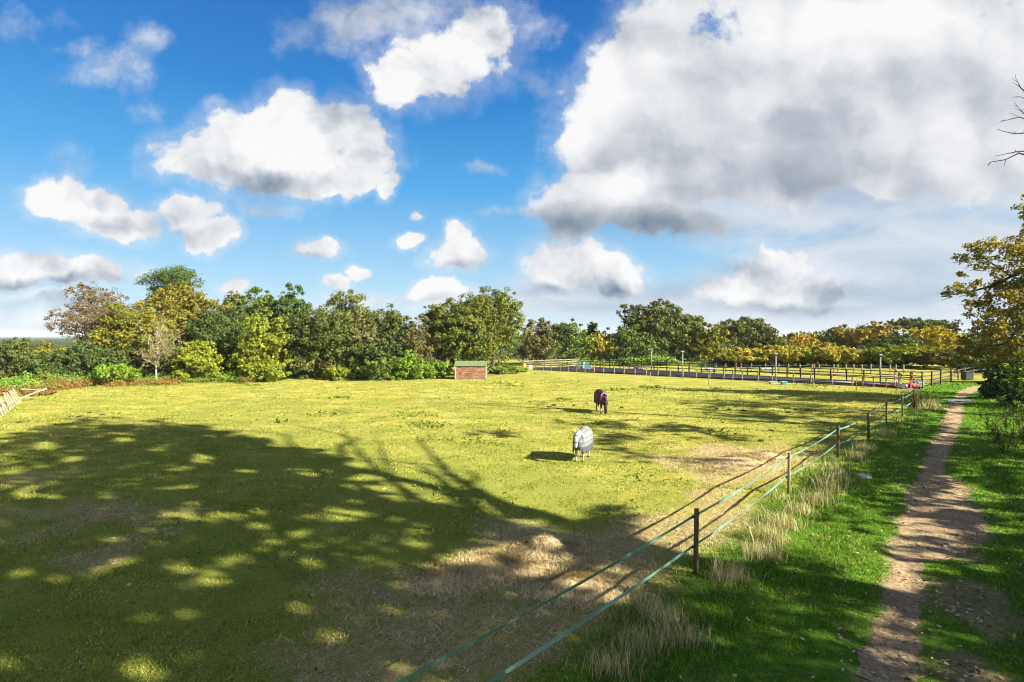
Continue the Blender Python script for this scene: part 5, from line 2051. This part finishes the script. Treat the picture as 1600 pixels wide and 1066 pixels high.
# puddle where the track bends
def puddle():
    g = ground(1496, 625.5)
    n = 40
    vs = [(0, 0, 0)]
    for i in range(n):
        a = 2 * math.pi * i / n
        r = 1 + .25 * math.sin(3 * a + 1) + .15 * math.sin(7 * a)
        vs.append((math.cos(a) * 1.15 * r, math.sin(a) * .5 * r, 0))
    me = bpy.data.meshes.new('puddle')
    me.from_pydata(vs, [], [(0, 1 + i, 1 + (i + 1) % n) for i in range(n)])
    m, t, out = new_mat('puddle_water')
    b = princ(t, out, (.10, .085, .06), .04, .9)
    o = link_mesh('puddle', me, m)
    o.location = (g.x, g.y, float(gz(np.array([g.x]), np.array([g.y]))[0]) + .045)
    tag(o, kind='structure')


puddle()


# ------------------------------------------------------------------ hay heaps, dung, pale stone
def hay_heap(px, py, r, h, label, seed, n=5200):
    rng = np.random.default_rng(seed)
    g = ground(px, py)
    root = empty('hay_heap', (g.x, g.y, 0))
    tag(root, label, 'hay')
    bm = bmesh.new()
    bmesh.ops.create_icosphere(bm, subdivisions=4, radius=1)
    for v in bm.verts:
        k = 1 + .35 * (float(fbm(np.array([v.co.x * 1.6 + seed]), np.array([v.co.y * 1.6 + v.co.z]), 3)[0]) - .5)
        v.co = Vector((v.co.x * r * k, v.co.y * r * .85 * k, max(-.03, v.co.z * h * k)))
    me = bpy.data.meshes.new('mound')
    bm.to_mesh(me)
    bm.free()
    m = plain('hay_mound', (.20, .145, .07), (.48, .37, .2), 30, .95, .1, .8)
    link_mesh('mound', me, m, root)
    d = unit(rng.normal(0, 1, (n, 3)))
    d[:, 2] = np.abs(d[:, 2])
    p = d * np.array([r, r * .85, h]) * (0.9 + .16 * rng.random((n, 1)))
    out = rng.random(n) < .5
    p[out] *= np.array([1.9, 1.8, .45]) * rng.uniform(.7, 1.1, (out.sum(), 1))
    t = unit(np.cross(d, rng.normal(0, 1, (n, 3))) + .25 * rng.normal(0, 1, (n, 3)))
    b = unit(np.cross(t, d + .2 * rng.normal(0, 1, (n, 3))))
    L = rng.uniform(.06, .20, (n, 1))
    w = .0062 * max(1, g.y / 12)
    bend = d * L * .25
    V = np.stack([p - t * L + bend * -.5, p - b * w, p + t * L - bend, p + b * w], 1).reshape(-1, 3)
    V[:, 2] = np.maximum(V[:, 2], .01)
    link_mesh('straw', np_mesh('straw', V, np.arange(4 * n).reshape(-1, 4)), HAY, root)


hay_heap(852, 862, .42, .36, 'tall tangled hay heap by the green tape fence', 3, 11000)
hay_heap(775, 888, .62, .07, 'low spread hay heap left of the tall tangled heap', 4, 11000)
hay_heap(895, 915, .60, .06, 'flat sunlit hay scatter between the tall heap and the tapes', 5, 11000)
hay_heap(700, 905, .55, .05, 'thin trampled hay patch at the left of the heaps', 9, 5000)
hay_heap(1150, 722, 1.1, .14, 'flat hay heap in the middle distance behind the second fence post', 6, 4500)
hay_heap(1195, 712, .6, .12, 'small hay heap just left of the third fence post', 7, 2500)


def dung():
    rng = np.random.default_rng(17)
    bm = bmesh.new()
    for _ in range(9):
        r = rng.uniform(.05, .09)
        a, q = rng.random() * 6.28, rng.random() ** .5 * .16
        mt = Matrix.Translation((math.cos(a) * q, math.sin(a) * q * .8, .03 + .07 * (1 - q / .18))) @ Matrix.Diagonal((1.1, 1, .8, 1))
        bmesh.ops.create_icosphere(bm, subdivisions=2, radius=r, matrix=mt)
    me = bpy.data.meshes.new('dung_heap')
    bm.to_mesh(me)
    bm.free()
    m = plain('dung', (.030, .022, .013), (.07, .05, .028), 30, .95, .1, .6)
    proto = link_mesh('dung_heap', me, m)
    spots = [(86, 664), (122, 652), (126, 650), (150, 654), (160, 648), (176, 645), (186, 646), (112, 651), (140, 645), (30, 660), (45, 658), (508, 607), (528, 607), (836, 584.5), (904, 597), (897, 634), (858, 636), (828, 628), (872, 639), (917, 632), (866, 634),
             (972, 638), (1140, 641), (1162, 643), (1120, 639), (1190, 690), (1232, 646), (1150, 636), (1130, 660), (1075, 690), (1205, 672)]
    for i, (px, py) in enumerate(spots):
        o = proto if i == 0 else proto.copy()
        if i:
            COL.objects.link(o)
        g = ground(px, py)
        s = rng.uniform(.45, 1.0)
        o.location = (g.x, g.y, float(gz(np.array([g.x]), np.array([g.y]))[0]))
        o.scale = (s * 1.2, s, s * rng.uniform(.7, 1.0))
        o.rotation_euler = (0, 0, rng.random() * 6.28)
        side = 'far left of the field' if px < 400 else ('near the brown horse' if px < 1000 else 'in the tree shade right of the horses')
        if 500 < px < 540:
            side = 'far out in the open field before the wood'
        tag(o, 'small dark dung heap on the grass, ' + side, 'dung', 'dung heaps ' + side)


dung()


def pale_tuft():
    g = ground(1350, 747)
    rng = np.random.default_rng(2)
    bm = bmesh.new()
    bmesh.ops.create_icosphere(bm, subdivisions=4, radius=1)
    for v in bm.verts:
        k = 1 + .5 * (float(fbm(np.array([v.co.x * 2.5 + 4]), np.array([v.co.y * 2.5 + v.co.z * 2]), 3)[0]) - .5)
        v.co = Vector((v.co.x * .24 * k, v.co.y * .2 * k, max(-.03, v.co.z * .16 * k)))
    me = bpy.data.meshes.new('pale_stone')
    bm.to_mesh(me)
    bm.free()
    o = link_mesh('pale_stone', me, plain('pale_lichen_stone', (.26, .25, .22), (.48, .46, .42), 18, .95, .1, .8))
    o.location = (g.x, g.y, 0)
    tag(o, 'single pale lumpy stone in the grass between the fence and the track', 'stone')


pale_tuft()


# ------------------------------------------------------------------ horses
def remesh(mb, voxel, smooth_it=6):
    me = mb.mesh('tmp', True)
    ob = bpy.data.objects.new('tmp', me)
    COL.objects.link(ob)
    r = ob.modifiers.new('r', 'REMESH')
    r.mode = 'VOXEL'
    r.voxel_size = voxel
    r.use_smooth_shade = True
    s = ob.modifiers.new('s', 'SMOOTH')
    s.factor = .5
    s.iterations = smooth_it
    dg = bpy.context.evaluated_depsgraph_get()
    dg.update()
    out = bpy.data.meshes.new_from_object(ob.evaluated_get(dg))
    bpy.data.objects.remove(ob)
    return out


HEM = .40


def horse(loc, rz, H, pose, coat, label, rugm, trimm, manem, sock=None, legs=(0, 0, 0, 0), hoofm=None):
    """local x forward; H = height at the withers. pose: list of neck / head points in units of H"""
    root = empty('horse', loc, rz)
    tag(root, label, 'horse')
    S = H
    mb = MB()
    V = lambda x, y, z: Vector((x * S, y * S, z * S))
    # trunk: rump, deep chest, tucked belly, dipped back
    st = [(-.60, .70, .05, .08), (-.575, .72, .15, .17), (-.50, .735, .195, .225), (-.38, .735, .205, .235), (-.20, .715, .20, .225), (0, .70, .205, .235), (.18, .69, .20, .255), (.32, .69, .18, .26), (.42, .695, .15, .22), (.49, .70, .09, .13)]
    mb.tube([V(x, 0, z) for x, z, ry, rz_ in st], [(ry * S, rz_ * S) for x, z, ry, rz_ in st], 16)
    # neck and head
    neck, head = pose
    mb.tube([V(*p[:3]) for p in neck], [(p[3] * S, p[4] * S) for p in neck], 12)
    mb.tube([V(*p[:3]) for p in head], [(p[3] * S, p[4] * S) for p in head], 12)
    # ears
    h0 = Vector(head[0][:3])
    hd = (Vector(head[-1][:3]) - h0).normalized()
    for s in (-1, 1):
        b = h0 + Vector((0, s * .045, .035)) - hd * .01
        e = b + Vector((0, s * .012, .0)) - hd * .10 + Vector((.02, 0, .045))
        mb.tube([V(*b), V(*((b + e) / 2)), V(*e)], [.026 * S, .024 * S, .009 * S], 6)
    # legs
    for i, (lx, s, hind) in enumerate(((.34, -1, 0), (.34, 1, 0), (-.44, -1, 1), (-.44, 1, 1))):
        dx = legs[i]
        y = s * .105
        if hind:
            p = [(-.42, y, .66), (-.37 + dx * .3, y * 1.1, .53), (-.475 + dx * .6, y, .33), (-.455 + dx * .9, y, .11), (-.435 + dx, y, .055), (-.42 + dx, y, .0)]
            r = [.12, .085, .043, .030, .032, .043]
        else:
            p = [(lx, y, .62), (lx - .02 + dx * .3, y, .50), (lx + dx * .6, y, .31), (lx + dx * .9, y, .11), (lx + .01 + dx, y, .055), (lx + .025 + dx, y, .0)]
            r = [.095, .065, .042, .028, .031, .043]
        mb.tube([V(*q) for q in p], [q * S for q in r], 10)
    body = link_mesh('body', remesh(mb, .016 * S), coat, root)
    # hooves
    for i, (lx, s, hind) in enumerate(((.34, -1, 0), (.34, 1, 0), (-.44, -1, 1), (-.44, 1, 1))):
        mh = MB()
        x = (-.42 if hind else lx + .025) + legs[i]
        mh.tube([V(x + .006, s * .105, .0), V(x, s * .105, .05)], [.053 * S, .043 * S], 12)
        mh.build('hoof', hoofm, body, True)
    # tail
    mt = MB()
    mt.tube([V(-.58, 0, .80), V(-.66, .01, .72), V(-.69, .0, .52), V(-.67, .02, .30), V(-.66, 0, .16)], [.03 * S, .045 * S, .06 * S, .045 * S, .012 * S], 8)
    mt.build('tail', manem, root, True)
    # mane along the crest and forelock
    mm = MB()
    for s in (0,):
        pts = []
        for k, p in enumerate(neck[1:]):
            d = (Vector(neck[min(k + 2, len(neck) - 1)][:3]) - Vector(neck[k][:3])).normalized()
            up = Vector((-d.z, 0, d.x))
            pts.append(V(*(Vector(p[:3]) + up * (p[4] * .92) + Vector((0, .02, 0)))))
        pts.append(V(*(h0 + hd * .10 + Vector((.05, 0, .03)))))
        mm.tube(pts, [(.035 * S, .030 * S)] * (len(pts) - 1) + [.012 * S], 8)
    mm.build('mane', manem, root, True)
    # rug: cloth shell that hangs from the back, with chest piece
    sx = [-.655, -.60, -.50, -.38, -.2, 0, .18, .32, .42, .50, .555]
    vs, fs = [], []
    K = 17
    for j, x in enumerate(sx):
        zz = np.interp(x, [q[0] for q in st], [q[1] for q in st])
        ry = np.interp(x, [q[0] for q in st], [q[2] for q in st]) + .028
        rzz = np.interp(x, [q[0] for q in st], [q[3] for q in st]) + .024
        ry = max(ry, .135)
        rzz = max(rzz, .17)
        hem = HEM + .015 * math.sin(j * 1.7)
        for k in range(K):
            a = -1.0 + 2.0 * k / (K - 1)
            th = a * 1.75
            if abs(th) <= math.pi / 2:
                y, z = ry * math.sin(th), zz + rzz * math.cos(th)
            else:
                f = (abs(th) - math.pi / 2) / (1.75 - math.pi / 2)
                y = math.copysign(ry * (1 + .06 * f + .03 * math.sin(j * 2.1 + k)), a)
                z = zz + (hem - zz) * f
            vs.append(V(x, y, z))
    n = len(sx)
    for j in range(n - 1):
        for k in range(K - 1):
            fs.append((j * K + k, j * K + k + 1, (j + 1) * K + k + 1, (j + 1) * K + k))
    # chest flap
    c0 = len(vs)
    vs += [V(.585, y, z) for y, z in ((-.12, .80), (.12, .80), (.135, .42), (-.135, .42), (0, .80), (0, .41))]
    e = (n - 1) * K
    fs += [(e + 0, e + 1, c0 + 0, c0 + 3), (e + K - 1, c0 + 2, c0 + 1, e + K - 2), (c0 + 0, c0 + 4, c0 + 5, c0 + 3), (c0 + 4, c0 + 1, c0 + 2, c0 + 5)]
    me = bpy.data.meshes.new('rug')
    me.from_pydata([tuple(v) for v in vs], [], fs)
    me.polygons.foreach_set('use_smooth', np.ones(len(me.polygons), bool))
    bm = bmesh.new()
    bm.from_mesh(me)
    bmesh.ops.recalc_face_normals(bm, faces=list(bm.faces))
    bmesh.ops.solidify(bm, geom=list(bm.faces), thickness=-.012 * S)
    bm.to_mesh(me)
    bm.free()
    rug = link_mesh('rug', me, rugm, root)
    # neck binding and hem in a contrasting colour
    mt = MB()
    ring = [V(.56, -.13, .56), V(.55, -.15, .68), V(.53, -.12, .84), V(.50, 0, .925), V(.53, .12, .84), V(.55, .15, .68), V(.56, .13, .56)]
    mt.tube(ring, .018 * S, 6)
    mt.build('binding', trimm, rug, True)
    return root


def rug_check():
    m, t, out = new_mat('checked_rug')
    co = t.node('ShaderNodeTexCoord').outputs['Object']
    X = t.sep(co)
    fx = t.m('FRACT', t.m('MULTIPLY', X[0], 5.2))
    fz = t.m('FRACT', t.m('MULTIPLY', X[2], 5.2))
    bx = t.m('LESS_THAN', fx, .30)
    bz = t.m('LESS_THAN', fz, .30)
    base = t.mix(t.ss(X[2], .62, .70), (.055, .065, .12), (.17, .172, .155))
    c = t.mix(t.m('MULTIPLY', bx, .75), base, (.07, .09, .125))
    c = t.mix(t.m('MULTIPLY', bz, .65), c, (.075, .095, .13))
    ly = t.m('LESS_THAN', t.m('ABSOLUTE', t.m('SUBTRACT', fx, .62)), .06)
    c = t.mix(t.m('MULTIPLY', ly, .7), c, (.24, .235, .18))
    lz = t.m('LESS_THAN', t.m('ABSOLUTE', t.m('SUBTRACT', fz, .62)), .06)
    c = t.mix(t.m('MULTIPLY', lz, .7), c, (.24, .235, .19))
    princ(t, out, c, .8, .2, bump(t, t.noise(co, 12, 3, .6), .4, .02))
    return m


def coat(name, top, low, z0, z1, spots=None):
    m, t, out = new_mat(name)
    co = t.node('ShaderNodeTexCoord').outputs['Object']
    X = t.sep(co)
    n = t.noise(co, 5, 4, .6)
    c = t.mix(t.ss(t.m('ADD', X[2], t.m('MULTIPLY', t.m('SUBTRACT', n, .5), .12)), z0, z1), low, top)
    if spots:
        c = t.mix(t.ss(n, .52, .56), c, spots)
    princ(t, out, c, .7, .25)
    return m


W_ = .0
pony_pose = ([(.28, 0, .76, .15, .20), (.42, 0, .80, .11, .16), (.56, 0, .855, .085, .125), (.68, 0, .895, .07, .10), (.735, 0, .905, .06, .08)],
             [(.70, 0, .925, .066, .075), (.755, 0, .865, .082, .095), (.80, 0, .79, .080, .095), (.835, 0, .695, .062, .072), (.85, 0, .605, .052, .058), (.852, 0, .56, .048, .050), (.85, 0, .53, .030, .034)])
graze_pose = ([(.28, 0, .74, .15, .20), (.44, 0, .70, .12, .16), (.58, 0, .60, .095, .125), (.70, 0, .46, .08, .10), (.76, 0, .37, .07, .085)],
              [(.745, 0, .41, .07, .07), (.79, 0, .335, .080, .09), (.81, 0, .26, .076, .088), (.82, 0, .17, .058, .066), (.82, 0, .09, .048, .054), (.815, 0, .05, .045, .046), (.81, 0, .025, .028, .03)])
HOOF = plain('hoof_horn', (.05, .04, .03), (.09, .07, .05), 20, .6, .3)
g = ground(903, 722)
HEM = .31
WC = coat('grey_white_coat', (.42, .41, .385), (.40, .365, .30), .1, .5)
pony = horse((g.x + .22, g.y + .42, 0), R(-90 - 20), 1.29, pony_pose, WC, 'white pony in a blue checked rug facing the camera', rug_check(), plain('navy_binding', (.03, .04, .09), None), plain('cream_mane', (.30, .28, .235), (.38, .36, .32), 20, .8), legs=(.02, -.03, .02, -.05), hoofm=HOOF)
g = ground(943, 647)
HEM = .40
BC = coat('bay_coat', (.036, .017, .009), (.018, .011, .007), .25, .6)
bay = horse((g.x, g.y + .85, 0), R(-90 + 4), 1.48, graze_pose, BC, 'brown horse in a maroon rug grazing head down', plain('maroon_rug', (.070, .018, .038), (.125, .045, .080), 5, .8, .2, .3), plain('white_binding', (.55, .50, .48), None), plain('black_mane', (.015, .011, .009), (.03, .022, .016), 20, .8), legs=(.05, -.08, -.05, .04), hoofm=HOOF)


def halter(h, S, pose, mat):
    head = pose[1]
    mb = MB()
    for i in (1, 3):
        p = Vector(head[i][:3])
        d = (Vector(head[i + 1][:3]) - p).normalized()
        u = Vector((-d.z, 0, d.x))
        pts = []
        for k in range(13):
            a = 2 * math.pi * k / 12
            pts.append((p + Vector((0, 1, 0)) * (head[i][3] * 1.10 * math.cos(a)) + u * (head[i][4] * 1.10 * math.sin(a))) * S)
        mb.tube(pts, .010 * S, 5, cap=False)
    for s in (-1, 1):
        a, b = Vector(head[1][:3]), Vector(head[3][:3])
        mb.tube([(a + Vector((0, s * head[1][3] * 1.1, 0))) * S, (b + Vector((0, s * head[3][3] * 1.1, 0))) * S], .009 * S, 5)
    mb.build('halter', mat, h)
    me = MB()
    for s in (-1, 1):
        p = Vector(head[2][:3]) * .55 + Vector(head[1][:3]) * .45
        me.tube([(p + Vector((.03, s * (head[2][3] * .93), .01))) * S, (p + Vector((.034, s * (head[2][3] * 1.03), .01))) * S], [.017 * S, .008 * S], 8)
    me.build('eye', plain('dark_eye', (.01, .008, .006), None, rough=.1, spec=.7), h)


halter(pony, 1.29, pony_pose, plain('dark_halter', (.03, .025, .03), None))
# white blaze legs of the brown horse
def socks(h, S, offs):
    mw = plain('white_sock', (.34, .31, .28), (.4, .37, .33), 12, .8)
    for lx, s, dx in offs:
        mb = MB()
        y = s * .105
        mb.tube([Vector((lx + dx + .002, y, .055)) * S, Vector((lx - .008 + dx, y, .14)) * S, Vector((lx + dx * .8 - .012, y, .20)) * S], [.037 * S, .036 * S, .036 * S], 10)
        mb.build('white_sock', mw, h, True)


socks(bay, 1.48, ((.365, -1, .05), (.365, 1, -.08)))

# ------------------------------------------------------------------ far land beyond the gap at the left
def far_land():
    rng = np.random.default_rng(90)
    n, m_ = 90, 8
    xs = np.linspace(-6000, 2500, n)
    V = np.zeros((n, m_, 3))
    for j in range(m_):
        f = j / (m_ - 1)
        y = 3600 + 2600 * f
        V[:, j, 0] = xs * (1 + .4 * f)
        V[:, j, 1] = y
        V[:, j, 2] = -1 + 26 * math.sin(math.pi * min(1, f * 1.0) * .5) * fbm(xs / 1500 + 3, np.full(n, 2.0 + f), 4)
    V[:, 0, 2] = -1
    ii, jj = np.meshgrid(np.arange(n - 1), np.arange(m_ - 1), indexing='ij')
    b = (ii * m_ + jj).ravel()
    me = np_mesh('distant_hills', V.reshape(-1, 3), np.stack([b, b + m_, b + m_ + 1, b + 1], 1), True)
    m, t, out = new_mat('wooded_hills')
    co = t.node('ShaderNodeTexCoord').outputs['Object']
    nz = t.noise(co, .004, 5, .6)
    princ(t, out, t.ramp(nz, [(.4, (.035, .055, .025)), (.6, (.09, .11, .04))]), .95, .1)
    tag(link_mesh('distant_hills', me, m), kind='structure')


far_land()

# a low far wood closes the flat land behind the tree lines
def far_wood():
    rng = np.random.default_rng(91)
    P = []
    for x in np.arange(-190, 210, 2.2):
        if x < -100:
            continue
        y = 165 + 14 * math.sin(x * .05) + rng.normal(0, 4)
        hh = 4.2 + 3.0 * float(fbm(np.array([x * .08]), np.array([1.0]), 3)[0])
        k = 130
        P.append(np.stack([x + rng.normal(0, 1.7, k), y + rng.normal(0, 2.0, k), hh * rng.random(k) ** .7], 1))
    P = np.concatenate(P)
    O = unit(rng.normal(0, 1, P.shape) + np.array([0, -.6, .6]))
    tag(link_mesh('far_woods', leaf_mesh(rng, 'far_woods', P, O, .95), LM['darkolive']), kind='stuff')


far_wood()


# ------------------------------------------------------------------ the air
def haze():
    bm = bmesh.new()
    bmesh.ops.create_cube(bm, size=1.0)
    me = bpy.data.meshes.new('haze')
    for v in bm.verts:
        v.co = Vector((v.co.x * 18600, v.co.y * 18600, -4.0 if v.co.z < 0 else 48.0))
    bm.to_mesh(me)
    bm.free()
    m = bpy.data.materials.new('haze_air')
    m.use_nodes = True
    t = NT(m.node_tree)
    t.n.clear()
    out = t.node('ShaderNodeOutputMaterial')
    v = t.node('ShaderNodeVolumePrincipled')
    v.inputs['Color'].default_value = (0.80, 0.88, 1.0, 1)
    v.inputs['Density'].default_value = 0.00009
    v.inputs['Anisotropy'].default_value = 0.0
    t.l.new(v.outputs[0], out.inputs['Volume'])
    m.cycles.homogeneous_volume = True
    tag(link_mesh('haze', me, m), kind='stuff')


haze()
